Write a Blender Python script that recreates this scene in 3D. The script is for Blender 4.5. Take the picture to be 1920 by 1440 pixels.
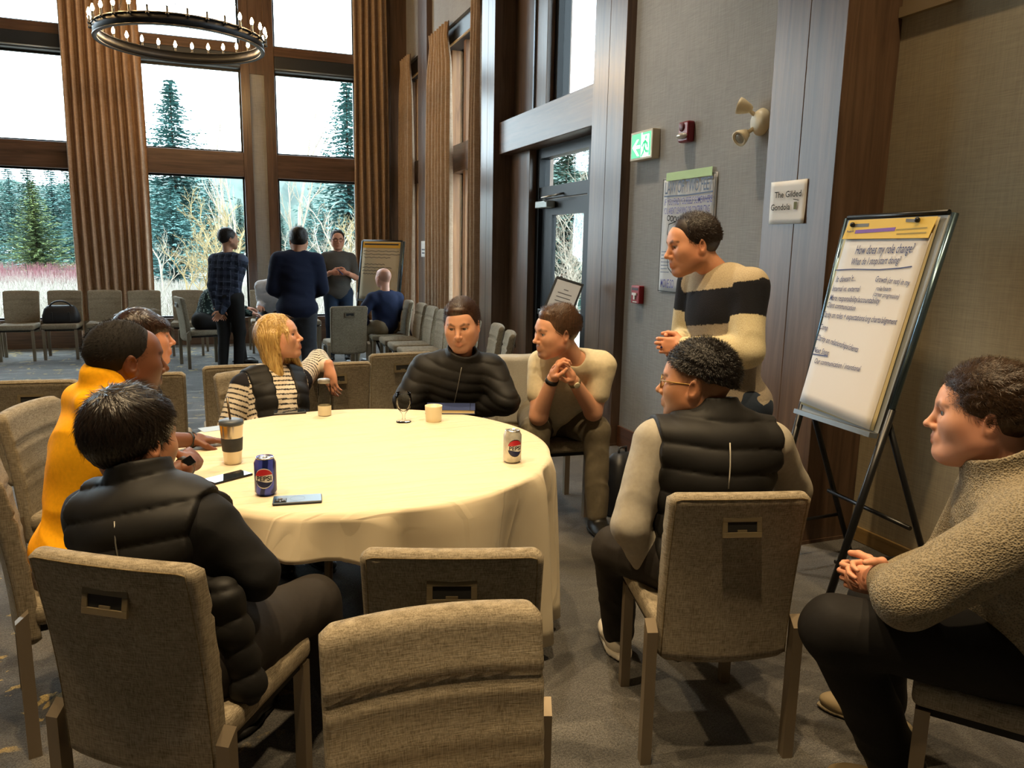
import bpy, bmesh, math, random, time
import numpy as np
from mathutils import Vector, Matrix
T0=time.time()
for o in list(bpy.data.objects): bpy.data.objects.remove(o)
S=bpy.context.scene; COL=S.collection
rnd=random.Random(7); PI=math.pi
# ---------------------------------------------------------------- camera
FPX=1431.36; HC=1.58; YAW,PIT,ROL=.36936,.1764,.01864
_cy,_sy,_cp,_sp,_cr,_sr=math.cos(YAW),math.sin(YAW),math.cos(PIT),math.sin(PIT),math.cos(ROL),math.sin(ROL)
FW=np.array([_sy*_cp,_cy*_cp,-_sp]); _r0=np.array([_cy,-_sy,0.]); _u0=np.cross(_r0,FW)
RT=_r0*_cr+_u0*_sr; UP=_u0*_cr-_r0*_sr; CAM=np.array([0,0,HC])
def ray(px,py): return FW+RT*((px-960)/FPX)-UP*((py-720)/FPX)
def K(px,py,d): return CAM+ray(px,py)*d            # point at depth d along the view axis
def onz(px,py,z=0.):
    w=ray(px,py); return CAM+w*((z-HC)/w[2])
def onx(px,py,x):
    w=ray(px,py); return CAM+w*(x/w[0])
cd=bpy.data.cameras.new('camera'); cam=bpy.data.objects.new('camera',cd); COL.objects.link(cam)
cd.sensor_width=36; cd.lens=36*FPX/1920; cd.clip_start=.05; cd.clip_end=500
cam.matrix_world=Matrix(((RT[0],UP[0],-FW[0],0),(RT[1],UP[1],-FW[1],0),(RT[2],UP[2],-FW[2],HC),(0,0,0,1)))
S.camera=cam
# ---------------------------------------------------------------- world, lights, exposure
wd=bpy.data.worlds.new('overcast_sky'); S.world=wd; wd.use_nodes=True
bg=wd.node_tree.nodes['Background']; bg.inputs[0].default_value=(.80,.91,1.0,1); bg.inputs[1].default_value=6.5
S.view_settings.view_transform='Standard'; S.view_settings.look='None'; S.view_settings.gamma=1; S.view_settings.exposure=.85
S.view_settings.use_curve_mapping=False
def lamp(name,kind,loc,energy,color,size=.1,target=None,angle=70,blend=.6):
    l=bpy.data.lights.new(name,kind); l.energy=energy; l.color=color
    if kind=='SPOT': l.spot_size=math.radians(angle); l.spot_blend=blend
    if kind=='AREA': l.size=size
    else: l.shadow_soft_size=size
    o=bpy.data.objects.new(name,l); o.location=loc; COL.objects.link(o)
    if target is not None: o.rotation_euler=(Vector(target)-Vector(loc)).to_track_quat('-Z','Y').to_euler()
    return o
WARM=(1.,.73,.41); WARM2=(1.,.84,.62)
# the hall's warm ceiling downlights, above the frame (their hard shadows and lit tops show in the photograph)
lamp('downlight_table_offscreen','SPOT',(.15,2.9,6.15),330,WARM,.07,(.5,2.9,0),66)
lamp('downlight_front_offscreen','SPOT',(.2,.75,6.15),470,WARM,.08,(.5,1.3,0),70)
lamp('downlight_side_offscreen','SPOT',(-1.9,2.2,6.15),370,WARM,.08,(-1.2,2.4,0),70)
lamp('downlight_right_offscreen','SPOT',(2.3,1.2,6.15),300,WARM,.08,(2.5,1.9,0),66)
lamp('downlight_mid_offscreen','SPOT',(1.5,5.2,6.15),300,WARM2,.1,(1.5,5.0,0),76)
# ---------------------------------------------------------------- materials
MATS={}
def lin(c):
    if isinstance(c,str):
        c=[int(c[i:i+2],16)/255 for i in (0,2,4)]
    else: return tuple(c)
    return tuple(x/12.92 if x<=.04045 else ((x+.055)/1.055)**2.4 for x in c)
class NT:
    def __init__(s,name):
        s.m=bpy.data.materials.new(name); s.m.use_nodes=True; s.t=s.m.node_tree; s.n=s.t.nodes; s.p=s.n['Principled BSDF']; s.out=s.n['Material Output']
    def N(s,typ,**k):
        n=s.n.new(typ)
        for a,b in k.items():
            if a.startswith('i_'):
                key=a[2:]; key=int(key) if key.isdigit() else key.replace('_',' ')
                n.inputs[key].default_value=b
            else: setattr(n,a,b)
        return n
    def L(s,a,b): s.t.links.new(a,b)
    def coords(s,scale=(1,1,1),rot=(0,0,0),kind='Object'):
        tc=s.N('ShaderNodeTexCoord'); mp=s.N('ShaderNodeMapping'); mp.inputs['Scale'].default_value=scale; mp.inputs['Rotation'].default_value=rot
        s.L(tc.outputs[kind],mp.inputs[0]); return mp.outputs[0]
    def noise(s,vec,scale,detail=3,rough=.55,dist=0):
        n=s.N('ShaderNodeTexNoise'); n.inputs['Scale'].default_value=scale; n.inputs['Detail'].default_value=detail; n.inputs['Roughness'].default_value=rough; n.inputs['Distortion'].default_value=dist
        s.L(vec,n.inputs['Vector']); return n.outputs[0]
    def ramp(s,fac,stops):
        r=s.N('ShaderNodeValToRGB'); e=r.color_ramp.elements
        while len(e)<len(stops): e.new(.5)
        for i,(p,c) in enumerate(stops):
            e[i].position=p; c=lin(c); e[i].color=(c[0],c[1],c[2],1)
        s.L(fac,r.inputs[0]); return r.outputs[0]
    def mix(s,fac,a,b,mode='MIX'):
        m=s.N('ShaderNodeMix',data_type='RGBA',blend_type=mode)
        for i,v in ((0,fac),(6,a),(7,b)):
            if hasattr(v,'is_output'): s.L(v,m.inputs[i])
            elif i==0: m.inputs[0].default_value=v
            else:
                v=lin(v); m.inputs[i].default_value=(v[0],v[1],v[2],1)
        return m.outputs[2]
    def math(s,op,a,b=None,c=None):
        m=s.N('ShaderNodeMath',operation=op)
        for i,v in enumerate((a,b,c)):
            if v is None: continue
            if hasattr(v,'is_output'): s.L(v,m.inputs[i])
            else: m.inputs[i].default_value=v
        return m.outputs[0]
    def bump(s,h,strength=.3,dist=.01):
        b=s.N('ShaderNodeBump'); b.inputs['Strength'].default_value=strength; b.inputs['Distance'].default_value=dist
        s.L(h,b.inputs['Height']); s.L(b.outputs[0],s.p.inputs['Normal'])
    def col(s,c):
        if hasattr(c,'is_output'): s.L(c,s.p.inputs['Base Color'])
        else:
            c=lin(c); s.p.inputs['Base Color'].default_value=(c[0],c[1],c[2],1)
    def rough(s,r): s.p.inputs['Roughness'].default_value=r
def plain(name,c,rough=.5,metal=0,spec=None,emit=None,es=1.,var=0.):
    if name in MATS: return MATS[name]
    t=NT(name); t.rough(rough); t.p.inputs['Metallic'].default_value=metal
    if var:
        v=t.coords(); n=t.noise(v,25,4); l=lin(c)
        t.col(t.ramp(n,[(.3,tuple(x*(1-var) for x in l)),(.7,tuple(min(1,x*(1+var)) for x in l))])); t.bump(n,.15,.004)
    else: t.col(c)
    if spec is not None: t.p.inputs['Specular IOR Level'].default_value=spec
    if emit:
        e=lin(emit); t.p.inputs['Emission Color'].default_value=(e[0],e[1],e[2],1); t.p.inputs['Emission Strength'].default_value=es
    MATS[name]=t.m; return t.m
def fabric(name,c,c2,scale=1.,rough=.9,bs=.35):
    """woven cloth: two crossed, stretched noises"""
    if name in MATS: return MATS[name]
    t=NT(name); t.rough(rough); t.p.inputs['Specular IOR Level'].default_value=.2
    a=t.noise(t.coords((420*scale,420*scale,40*scale)),1,2); b=t.noise(t.coords((40*scale,40*scale,460*scale)),1,2)
    g=t.noise(t.coords(),9,3)
    f=t.math('ADD',t.math('MULTIPLY',a,.42),t.math('ADD',t.math('MULTIPLY',b,.42),t.math('MULTIPLY',g,.16)))
    t.col(t.ramp(f,[(.36,c2),(.62,c)])); t.bump(f,bs,.003); MATS[name]=t.m; return t.m
def attrcol(name,rough=.8,bumpscale=0,bumpst=.2,spec=.3,sss=0,mul=None):
    """colour comes from the mesh's own 'col' attribute"""
    if name in MATS: return MATS[name]
    t=NT(name); t.rough(rough); t.p.inputs['Specular IOR Level'].default_value=spec
    a=t.N('ShaderNodeAttribute',attribute_name='col'); c=a.outputs['Color']
    if bumpscale:
        n=t.noise(t.coords(),bumpscale,4); t.bump(n,bumpst,.004)
        c=t.mix(.18,c,t.ramp(n,[(.3,(.0,.0,.0)),(.7,(1,1,1))]),'OVERLAY')
    t.L(c,t.p.inputs['Base Color'])
    if sss: t.p.inputs['Subsurface Weight'].default_value=sss; t.p.inputs['Subsurface Radius'].default_value=(.012,.005,.003)
    MATS[name]=t.m; return t.m
def wood(name,c,c2,rough=.38,axis=2,scale=1.,spec=.5):
    if name in MATS: return MATS[name]
    t=NT(name); t.rough(rough); t.p.inputs['Specular IOR Level'].default_value=spec
    sc=[22*scale]*3; sc[axis]=1.1*scale
    v=t.coords(tuple(sc)); n=t.noise(v,1,5,.6,1.2)
    sc2=[6*scale]*3; sc2[axis]=.35*scale
    m=t.noise(t.coords(tuple(sc2)),1,2)
    f=t.math('ADD',t.math('MULTIPLY',n,.7),t.math('MULTIPLY',m,.35))
    t.col(t.ramp(f,[(.35,c2),(.68,c)])); t.bump(n,.08,.004); MATS[name]=t.m; return t.m
# ---------------------------------------------------------------- object helpers
def link(o,parent=None,label=None,cat=None,group=None,kind=None):
    COL.objects.link(o)
    if parent is not None: o.parent=parent
    if label: o['label']=label
    if cat: o['category']=cat
    if group: o['group']=group
    if kind: o['kind']=kind
    return o
def empty(name,loc,label,cat,rz=0,group=None,kind=None):
    o=bpy.data.objects.new(name,None); o.empty_display_size=.1; o.location=loc; o.rotation_euler=(0,0,rz)
    return link(o,None,label,cat,group,kind)
def mesh_np(name,V,F,smooth=True):
    me=bpy.data.meshes.new(name); V=np.asarray(V,np.float32); F=np.asarray(F,np.int32); n=F.shape[1]
    me.vertices.add(len(V)); me.vertices.foreach_set('co',V.ravel())
    me.loops.add(F.size); me.loops.foreach_set('vertex_index',F.ravel())
    me.polygons.add(len(F)); me.polygons.foreach_set('loop_start',np.arange(0,F.size,n,dtype=np.int32))
    try: me.polygons.foreach_set('loop_total',np.full(len(F),n,np.int32))
    except Exception: pass
    me.polygons.foreach_set('use_smooth',np.full(len(F),smooth,bool)); me.update(calc_edges=True); return me
def setcol(me,C):
    a=me.attributes.new('col','FLOAT_COLOR','POINT'); C=np.asarray(C,np.float32)
    if C.shape[1]==3: C=np.c_[C,np.ones(len(C),np.float32)]
    a.data.foreach_set('color',np.ascontiguousarray(C,np.float32).ravel())
class B:
    """collects shapes in one bmesh; done() makes ONE mesh object"""
    def __init__(s): s.b=bmesh.new()
    def box(s,x0,x1,y0,y1,z0,z1,bev=0,mi=0,M=None,seg=2):
        r=bmesh.ops.create_cube(s.b,size=1)['verts']
        for v in r: v.co=Vector(((x0+x1)/2+v.co.x*(x1-x0),(y0+y1)/2+v.co.y*(y1-y0),(z0+z1)/2+v.co.z*(z1-z0)))
        fs=set(f for v in r for f in v.link_faces)
        if bev:
            es=list(set(e for v in r for e in v.link_edges)); q=bmesh.ops.bevel(s.b,geom=es,offset=bev,segments=seg,profile=.5,affect='EDGES'); 
            vs=set(v for f in q['faces'] for v in f.verts)|set(v for v in r if v.is_valid)
            fs=set(f for v in vs for f in v.link_faces); r=list(vs)
        for f in fs:
            if f.is_valid: f.material_index=mi
        if M is not None: bmesh.ops.transform(s.b,matrix=M,verts=[v for v in r if v.is_valid])
        return s
    def loft(s,rings,mi=0,cap=True,closed=True):
        R=[[s.b.verts.new(p) for p in q] for q in rings]; n=len(R[0])
        for a,c in zip(R,R[1:]):
            for i in range(n if closed else n-1):
                f=s.b.faces.new((a[i],a[(i+1)%n],c[(i+1)%n],c[i])); f.material_index=mi; f.smooth=True
        if cap and closed:
            f=s.b.faces.new(R[0][::-1]); f.material_index=mi; f=s.b.faces.new(R[-1]); f.material_index=mi
        return s
    def tube(s,pts,r,n=10,mi=0,cap=True):
        pts=[Vector(p) for p in pts]; rings=[]; rs=r if hasattr(r,'__len__') else [r]*len(pts); up=None
        for i,p in enumerate(pts):
            d=(pts[min(i+1,len(pts)-1)]-pts[max(i-1,0)]).normalized()
            if up is None: up=Vector((0,0,1)) if abs(d.z)<.9 else Vector((1,0,0))
            a=d.cross(up).normalized(); b=a.cross(d).normalized(); up=b
            rings.append([p+(a*math.cos(2*PI*k/n)+b*math.sin(2*PI*k/n))*rs[i] for k in range(n)])
        return s.loft(rings,mi,cap)
    def lathe(s,prof,n=24,c=(0,0,0),mi=0,cap=True):
        return s.loft([[(c[0]+r*math.cos(2*PI*k/n),c[1]+r*math.sin(2*PI*k/n),c[2]+z) for k in range(n)] for r,z in prof],mi,cap)
    def quad(s,*p,mi=0):
        f=s.b.faces.new([s.b.verts.new(q) for q in p]); f.material_index=mi; return s
    def sphere(s,c,r,mi=0,seg=12,M=None):
        sc=r if hasattr(r,'__len__') else (r,r,r)
        m=Matrix.Translation(c)@(M if M is not None else Matrix())@Matrix.Diagonal((*sc,1))
        v=bmesh.ops.create_uvsphere(s.b,u_segments=seg,v_segments=max(6,seg*2//3),radius=1,matrix=m)['verts']
        for f in set(f for q in v for f in q.link_faces): f.material_index=mi; f.smooth=True
        return s
    def mesh(s,name,smooth=False):
        bmesh.ops.recalc_face_normals(s.b,faces=s.b.faces)
        if smooth:
            for f in s.b.faces: f.smooth=True
        me=bpy.data.meshes.new(name); s.b.to_mesh(me); s.b.free(); return me
    def done(s,name,mats,parent=None,label=None,cat=None,group=None,kind=None,smooth=False,loc=None,rot=None):
        me=s.mesh(name,smooth)
        for m in (mats if isinstance(mats,(list,tuple)) else [mats]): me.materials.append(m)
        o=bpy.data.objects.new(name,me)
        if loc is not None: o.location=loc
        if rot is not None: o.rotation_euler=rot
        return link(o,parent,label,cat,group,kind)
def inst(me,name,parent=None,loc=(0,0,0),rot=(0,0,0),**k):
    o=bpy.data.objects.new(name,me); o.location=loc; o.rotation_euler=rot; return link(o,parent,**k)
def copy_tree(o,parent=None):
    c=o.copy(); COL.objects.link(c); c.parent=parent
    for ch in list(o.children): copy_tree(ch,c)
    return c
def text(name,s,size,mat,parent,M,align='LEFT',ext=.0004,shear=0,bold=0,sx=1.,kind=None,space=1.):
    """lettering as mesh; M places it (x right, y up, z out of the surface)"""
    c=bpy.data.curves.new(name,'FONT'); c.body=s; c.size=size; c.align_x=align; c.extrude=ext; c.shear=shear; c.offset=bold; c.space_character=space; c.resolution_u=2
    o=bpy.data.objects.new(name,c); COL.objects.link(o); bpy.context.view_layer.update()
    me=bpy.data.meshes.new_from_object(o.evaluated_get(bpy.context.evaluated_depsgraph_get())); bpy.data.objects.remove(o)
    me.transform(Matrix(M)@Matrix.Diagonal((sx,1,1,1))); me.materials.clear(); me.materials.append(mat)
    q=bpy.data.objects.new(name,me); return link(q,parent,kind=kind)
def frame(o,x,y,z=None):
    x=Vector(x).normalized(); y=Vector(y); y=(y-x*y.dot(x)).normalized(); z=x.cross(y); o=Vector(o)
    return Matrix(((x.x,y.x,z.x,o.x),(x.y,y.y,z.y,o.y),(x.z,y.z,z.z,o.z),(0,0,0,1)))
def V3(*a): return np.array(a,float)
def nrm(v): v=np.asarray(v,float); return v/(np.linalg.norm(v)+1e-12)
# ================================================================ room shell
M_wood=wood('column_wood','725946','46362b',.3); M_woodh=wood('beam_wood','6d523f','433024',.36,0); M_woody=wood('beam_wood_side','6d523f','433024',.36,1)
M_oak=wood('oak_frame','9a7048','6a4528',.4); M_dark=plain('black_frame','0b0f12',.4,spec=.25); M_shade=plain('roller_shade','22262c',.45)
M_board=wood('baseboard_wood','6e4428','4a2c18',.4,1)
t=NT('wall_paper'); t.rough(.85); v1=t.noise(t.coords((9,9,260)),1,3); v2=t.noise(t.coords((170,170,7)),1,3); g=t.noise(t.coords(),1.3,3)
f=t.math('ADD',t.math('MULTIPLY',v1,.4),t.math('ADD',t.math('MULTIPLY',v2,.3),t.math('MULTIPLY',g,.3)))
t.col(t.ramp(f,[(.35,'888683'),(.65,'a6a4a0')])); t.bump(f,.25,.004); M_wall=t.m
t=NT('alcove_wall_paper'); t.rough(.85); v1=t.noise(t.coords((9,9,240)),1,3); v2=t.noise(t.coords((150,150,7)),1,3); g=t.noise(t.coords(),1.1,3)
f=t.math('ADD',t.math('MULTIPLY',v1,.4),t.math('ADD',t.math('MULTIPLY',v2,.3),t.math('MULTIPLY',g,.3)))
t.col(t.ramp(f,[(.35,'847863'),(.65,'a39679')])); t.bump(f,.25,.004); M_alc=t.m
M_ceil=plain('ceiling_paint','b9ada0',.9)
t=NT('glass_pane'); tr=t.N('ShaderNodeBsdfTransparent'); gl=t.N('ShaderNodeBsdfGlossy'); gl.inputs['Roughness'].default_value=.02; tr.inputs[0].default_value=(.93,.97,.97,1)
fr=t.N('ShaderNodeFresnel'); fr.inputs[0].default_value=1.08; mx=t.N('ShaderNodeMixShader'); t.L(fr.outputs[0],mx.inputs[0]); t.L(tr.outputs[0],mx.inputs[1]); t.L(gl.outputs[0],mx.inputs[2]); t.L(mx.outputs[0],t.out.inputs[0]); M_glass=t.m
# carpet
t=NT('carpet'); t.rough(.97); t.p.inputs['Specular IOR Level'].default_value=.08; t.p.inputs['Sheen Weight'].default_value=.25; t.p.inputs['Sheen Roughness'].default_value=.5
vo=t.coords(); fine=t.noise(vo,230,2,.7); mid=t.noise(vo,110,3,.7)
big=t.noise(t.coords((1.3,.9,1),(0,0,.5)),1.1,4,.55,.8); patch=t.noise(t.coords((.55,1.5,1),(0,0,-.4)),1.5,5,.6,1.0)
base=t.ramp(big,[(.40,'403e3b'),(.47,'52504c'),(.56,'5e5b57'),(.60,'494642')])
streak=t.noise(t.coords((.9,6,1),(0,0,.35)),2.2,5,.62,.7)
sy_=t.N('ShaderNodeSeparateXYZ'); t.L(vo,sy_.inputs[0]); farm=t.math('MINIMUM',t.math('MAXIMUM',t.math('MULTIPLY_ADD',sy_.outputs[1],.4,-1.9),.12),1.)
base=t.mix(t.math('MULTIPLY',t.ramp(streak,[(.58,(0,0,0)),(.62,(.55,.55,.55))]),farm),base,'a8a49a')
# rust-brown and gold flecks on the left part of the carpet
sx=t.N('ShaderNodeSeparateXYZ'); t.L(vo,sx.inputs[0]); leftm=t.math('MULTIPLY_ADD',sx.outputs[0],-.9,.55); leftm=t.math('MINIMUM',t.math('MAXIMUM',leftm,0.),1.)
br=t.math('MULTIPLY',t.ramp(patch,[(.55,(0,0,0)),(.60,(.6,.6,.6))]),leftm); base=t.mix(br,base,'5d4f45')
gold=t.noise(t.coords((1,1,1),(0,0,.3)),7,4,.6,.6); goldz=t.noise(vo,.9,2)
gm=t.math('MULTIPLY',t.math('MULTIPLY',t.ramp(gold,[(.60,(0,0,0)),(.615,(1,1,1))]),t.ramp(goldz,[(.40,(0,0,0)),(.46,(1,1,1))])),leftm)
base=t.mix(gm,base,'b39a5e')
grain=t.ramp(t.math('ADD',t.math('MULTIPLY',fine,.6),t.math('MULTIPLY',mid,.4)),[(.40,(.14,.14,.14)),(.62,(.84,.84,.84))])
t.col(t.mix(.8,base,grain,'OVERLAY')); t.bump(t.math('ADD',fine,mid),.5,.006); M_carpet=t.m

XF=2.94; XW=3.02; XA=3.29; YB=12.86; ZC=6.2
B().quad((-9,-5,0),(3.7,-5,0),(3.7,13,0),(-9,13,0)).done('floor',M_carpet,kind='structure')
B().box(-9,3.7,-5,13,ZC,ZC+.1).done('ceiling',M_ceil,kind='structure')
B().box(-9.1,-9,-5,13.1,0,ZC).done('wall_left',M_wall,kind='structure')
B().box(-9,3.7,-5.1,-5,0,ZC).done('wall_front',M_wall,kind='structure')
# right wall: alcove part near the camera, wall between the two near columns, walls over the bays
wr=B(); wr.box(XA,XA+.2,-5,3.4,0,ZC); wr.done('wall_right_alcove',M_alc,kind='structure')
wr=B(); wr.box(XW,XW+.3,3.5,5.5,0,ZC); wr.box(XW,XW+.35,8.5,YB,4.44,ZC)
wr.done('wall_right',M_wall,kind='structure')
b=B(); b.box(XW-.018,XW,3.67,5.36,0,.17,.004); b.done('baseboard_right',M_board,kind='structure')
b=B(); b.box(XA-.015,XA,-4.9,3.14,0,.085,.004); b.done('baseboard_alcove',wood('baseboard_light','a08454','7a6038',.4,1),kind='structure')
zt=float(onx(1690,17,XA)[2])
b=B(); b.box(XA-.03,XA,-4.9,3.14,zt-.05,zt); b.done('trim_5',plain('trim_paint','8d7c60',.6),kind='structure')
b=B(); b.box(XA-.012,XA,-4.9,3.14,zt+.001,zt+.22); b.done('trim_6',plain('trim_paint','8d7c60',.6),kind='structure')
for i,(y0,y1,x1) in enumerate(((3.14,3.67,XA),(5.36,5.89,3.45),(8.30,8.745,3.45),(11.2,11.71,3.45))):
    r=empty('trim_%d'%(i+1),(XF,(y0+y1)/2,0),None,None,kind='structure')
    n=2; w=(y1-y0)/n
    for k in range(n):   # two boards make the face of each boxed column
        B().box(0,x1-XF,-(y1-y0)/2+k*w+.0012,-(y1-y0)/2+(k+1)*w-.0012,0,ZC,.003).done('board',M_wood,r)
    B().box(-.004,x1-XF-.001,-(y1-y0)/2-.004,(y1-y0)/2+.004,0,.02).done('foot_plate',M_wood,r)
# ---- back wall: posts, sill, transoms, panes
b=B(); b.box(-9,3.4,YB,YB+.25,0,.36); b.box(-9,3.4,YB,YB+.25,5.9,ZC); b.done('wall_back',M_wall,kind='structure')
b=B(); b.box(-9,XW,YB-.03,YB,0,.36,.004); b.done('baseboard_back',M_woodh,kind='structure')
posts=[(-9.,-7.6),(-4.75,-4.25),(-1.60,-1.05),(.48,.97),(2.2,3.3)]
for i,(x0,x1) in enumerate(posts):
    r=empty('trim_%d'%(10+i),((x0+x1)/2,YB,0),None,None,kind='structure'); h=(x1-x0)/2
    if i==3:
        B().box(-h,-h+.13,-.08,.2,.36,5.9,.004).done('stile',M_wood,r); B().box(h-.15,h,-.08,.2,.36,5.9,.004).done('stile',M_wood,r)
        B().box(-h+.13,h-.15,-.05,.2,4.1,5.9).done('upper_panel',M_wood,r); B().box(-h+.13,h-.15,-.02,.2,.36,4.1).done('plaster_panel',M_wall,r)
    else:
        B().box(-h,0,-.08,.2,.36,5.9,.004).done('stile',M_wood,r); B().box(0,h,-.08,.2,.36,5.9,.004).done('stile',M_wood,r)
def win_x(n,x0,x1):
    r=empty('window_%d'%n,((x0+x1)/2,YB,.36),None,None,kind='structure'); h=(x1-x0)/2; z=-.36
    B().box(-h,h,-.07,.2,2.58+z,2.94+z,.005).done('transom',M_woodh,r)
    B().box(-h,h,-.07,.2,4.38+z,4.52+z,.005).done('transom',M_woodh,r)
    B().box(-h,h,-.14,.1,4.15+z,4.37+z,.012).done('shade_box',M_shade,r)
    B().tube([(-h,-.15,4.18+z),(h,-.15,4.18+z)],.012,8).done('shade_rail',plain('rail_grey','8a949c',.35,.6),r)
    B().box(-h,h,-.05,.2,0,.06,.005).done('sill',M_woodh,r)
    for a,c in ((.42,2.58),(2.94,4.15),(4.52,5.9)):
        fr=B(); w=.028
        fr.box(-h,h,.02,.07,a+z,a+w+z); fr.box(-h,h,.02,.07,c-w+z,c+z); fr.box(-h,-h+w,.021,.069,a+w+z,c-w+z); fr.box(h-w,h,.021,.069,a+w+z,c-w+z)
        fr.done('pane_frame',M_dark,r)
        B().box(-h+w,h-w,.042,.048,a+w+z,c-w+z).done('pane',M_glass,r)
for n,(a,c) in enumerate(zip(posts,posts[1:])): win_x(n+1,a[1],c[0])
# ---- side windows between the far columns
def win_y(n,y0,y1,xp=3.16):
    r=empty('window_%d'%n,(xp,(y0+y1)/2,0),None,None,kind='structure'); h=(y1-y0)/2
    B().box(-.06,.25,-h,h,0,.38,.004).done('sill_panel',M_woody,r)
    B().box(-.05,.25,-h,h,2.58,2.94,.005).done('transom',M_woody,r)
    B().box(-.10,.20,-h,h,4.2,4.44,.01).done('shade_box',M_shade,r)
    B().tube([(-.11,-h,4.21),(-.11,h,4.21)],.014,8).done('shade_rail',plain('rail_tan','b09468',.4),r)
    k=4; w=2*h/k
    for j in range(k+1):
        a=-h+j*w; B().box(-.035,.22,max(-h,a-.05),min(h,a+.05),.38,4.2,.004).done('mullion',M_oak,r)
    for j in range(k):
        for z0,z1 in ((.38,2.58),(2.94,4.2)): B().box(.08,.087,-h+j*w+.05,-h+(j+1)*w-.05,z0,z1).done('pane',M_glass,r)
win_y(11,8.745,11.2); win_y(12,11.71,YB)
# ---- door bay
r=empty('window_13',(3.2,7.1,2.94),None,None,kind='structure')
B().box(.0,.25,-1.21,1.2,0,.05).done('sill',M_woody,r)
B().box(-.02,.25,.32,1.2,.05,3.2,.004).done('jamb_panel',M_wood,r); B().box(0,.25,-1.21,-1.1,.05,3.2,.004).done('mullion',M_wood,r)
B().box(.06,.2,.24,.32,.05,3.2,.004).done('mullion',M_dark,r); B().box(.12,.127,-1.1,.24,.05,3.2).done('pane',M_glass,r)
B().box(-.04,-.02,.60,.63,.05,3.2).done('bead',plain('bead_grey','7f8a94',.3,.5),r)
b=B(); b.box(3.0,3.4,5.89,8.30,2.60,2.94,.006); b.done('trim_7',M_woody,kind='structure')
b=B(); b.box(3.14,3.42,7.72,8.3,0,2.6,.004); b.done('trim_8',M_wood,kind='structure')
b=B(); b.box(3.26,3.42,5.89,6.4,0,2.6,.004); b.done('trim_9',M_wood,kind='structure')
d=empty('door_1',(3.28,7.06,0),None,None,kind='structure')
b=B(); b.box(-.06,.06,.57,.66,0,2.6); b.box(-.06,.06,-.66,-.57,0,2.6); b.box(-.06,.06,-.57,.57,2.5,2.6); b.box(-.05,.05,-.57,.57,2.09,2.21); b.done('door_frame',M_dark,d)
B().box(-.004,.004,-.57,.57,2.21,2.5).done('pane',M_glass,d)
lf=B(); lf.box(-.025,.025,.30,.56,.01,2.08); lf.box(-.025,.025,-.56,-.44,.01,2.08); lf.box(-.025,.025,-.44,.30,1.92,2.08); lf.box(-.025,.025,-.44,.30,.86,.97); lf.box(-.025,.025,-.44,.30,.01,.25)
lf=lf.done('door_leaf',M_dark,d)
B().box(-.004,.004,-.44,.30,.97,1.92).done('pane',M_glass,lf); B().box(-.004,.004,-.44,.30,.25,.86).done('pane',M_glass,lf)
M_chrome=plain('brushed_steel','b9bdbe',.3,.9)
b=B(); b.box(-.10,-.026,-.40,.45,.89,.95,.008); b.done('panic_bar',plain('bar_black','1b1e22',.3),lf); B().box(-.115,-.03,-.42,-.36,.88,.96,.006).done('bar_end',M_chrome,lf)
b=B(); b.box(-.125,-.026,.22,.52,1.99,2.06,.008); b.done('door_closer',plain('closer_grey','9a9d98',.4,.5),d)
B().tube([(-.10,.28,2.05),(-.22,.12,2.075),(-.05,-.02,2.12)],.011,8).done('closer_arm',M_chrome,d)
# ---- curtains
M_curt=fabric('curtain_cloth','b89c84','94785f',.35,.9,.2); M_curt2=fabric('curtain_cloth_side','b8a088','987e64',.35,.9,.2)
def curtain(p0,p1,z0,z1,n,amp,label,m,pinch=0,seed=0,group=None,wob=.03):
    p0=Vector(p0); p1=Vector(p1); L=(p1-p0).length; dx=(p1-p0)/L; nn=Vector((dx.y,-dx.x)); q=random.Random(seed); c=(p0+p1)/2
    ph=[q.uniform(-.5,.5) for _ in range(n+1)]; aw=[q.uniform(.7,1.2) for _ in range(n+1)]
    NU=n*12; NV=28; rows=[]
    for j in range(NV+1):
        v=j/NV; z=z1+(z0-z1)*v; row=[]
        sq=1-pinch*math.exp(-((v-.035)/.05)**2)*(.28)+pinch*.10*v
        for i in range(NU+1):
            u=i/NU; k=u*n; i0=min(int(k),n-1); fr=k-i0
            p=ph[i0]*(1-fr)+ph[i0+1]*fr; A=amp*(aw[i0]*(1-fr)+aw[i0+1]*fr)*(.55+.5*min(1,v*3))
            s=math.sin(2*PI*k+p+.35*math.sin(3*v+i0)); s=math.copysign(abs(s)**.75,s)
            xx=(u-.5)*L*sq+wob*math.sin(6*v+u*5)*.4
            row.append((dx.x*xx+nn.x*A*s,dx.y*xx+nn.y*A*s,z))
        rows.append(row)
    V=np.array(rows).reshape(-1,3); W=NU+1
    F=[(j*W+i,j*W+i+1,(j+1)*W+i+1,(j+1)*W+i) for j in range(NV) for i in range(NU)]
    # back sheet gives the cloth its thickness
    V2=V+np.array([nn.x,nn.y,0])*-.006; F2=[tuple(x+len(V) for x in f[::-1]) for f in F]
    me=mesh_np('curtain',np.r_[V,V2],np.array(F+F2)); me.materials.append(m); o=bpy.data.objects.new('curtain',me); o.location=(c.x,c.y,0); link(o,None,label,'curtain',group)
curtain((-1.86,YB-.29),(-.86,YB-.29),.02,5.98,9,.07,'wide tan pleated curtain hanging in front of a big window post',M_curt,seed=3)
curtain((2.14,YB-.2),(2.68,YB-.2),.02,5.98,5,.06,'tan pleated curtain in the back corner behind the flip chart',M_curt2,seed=5)
curtain((2.89,12.68),(2.90,12.0),.02,4.46,5,.045,'narrow tan curtain with pinched heading in the corner bay beyond the far column',M_curt2,1,6)
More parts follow.
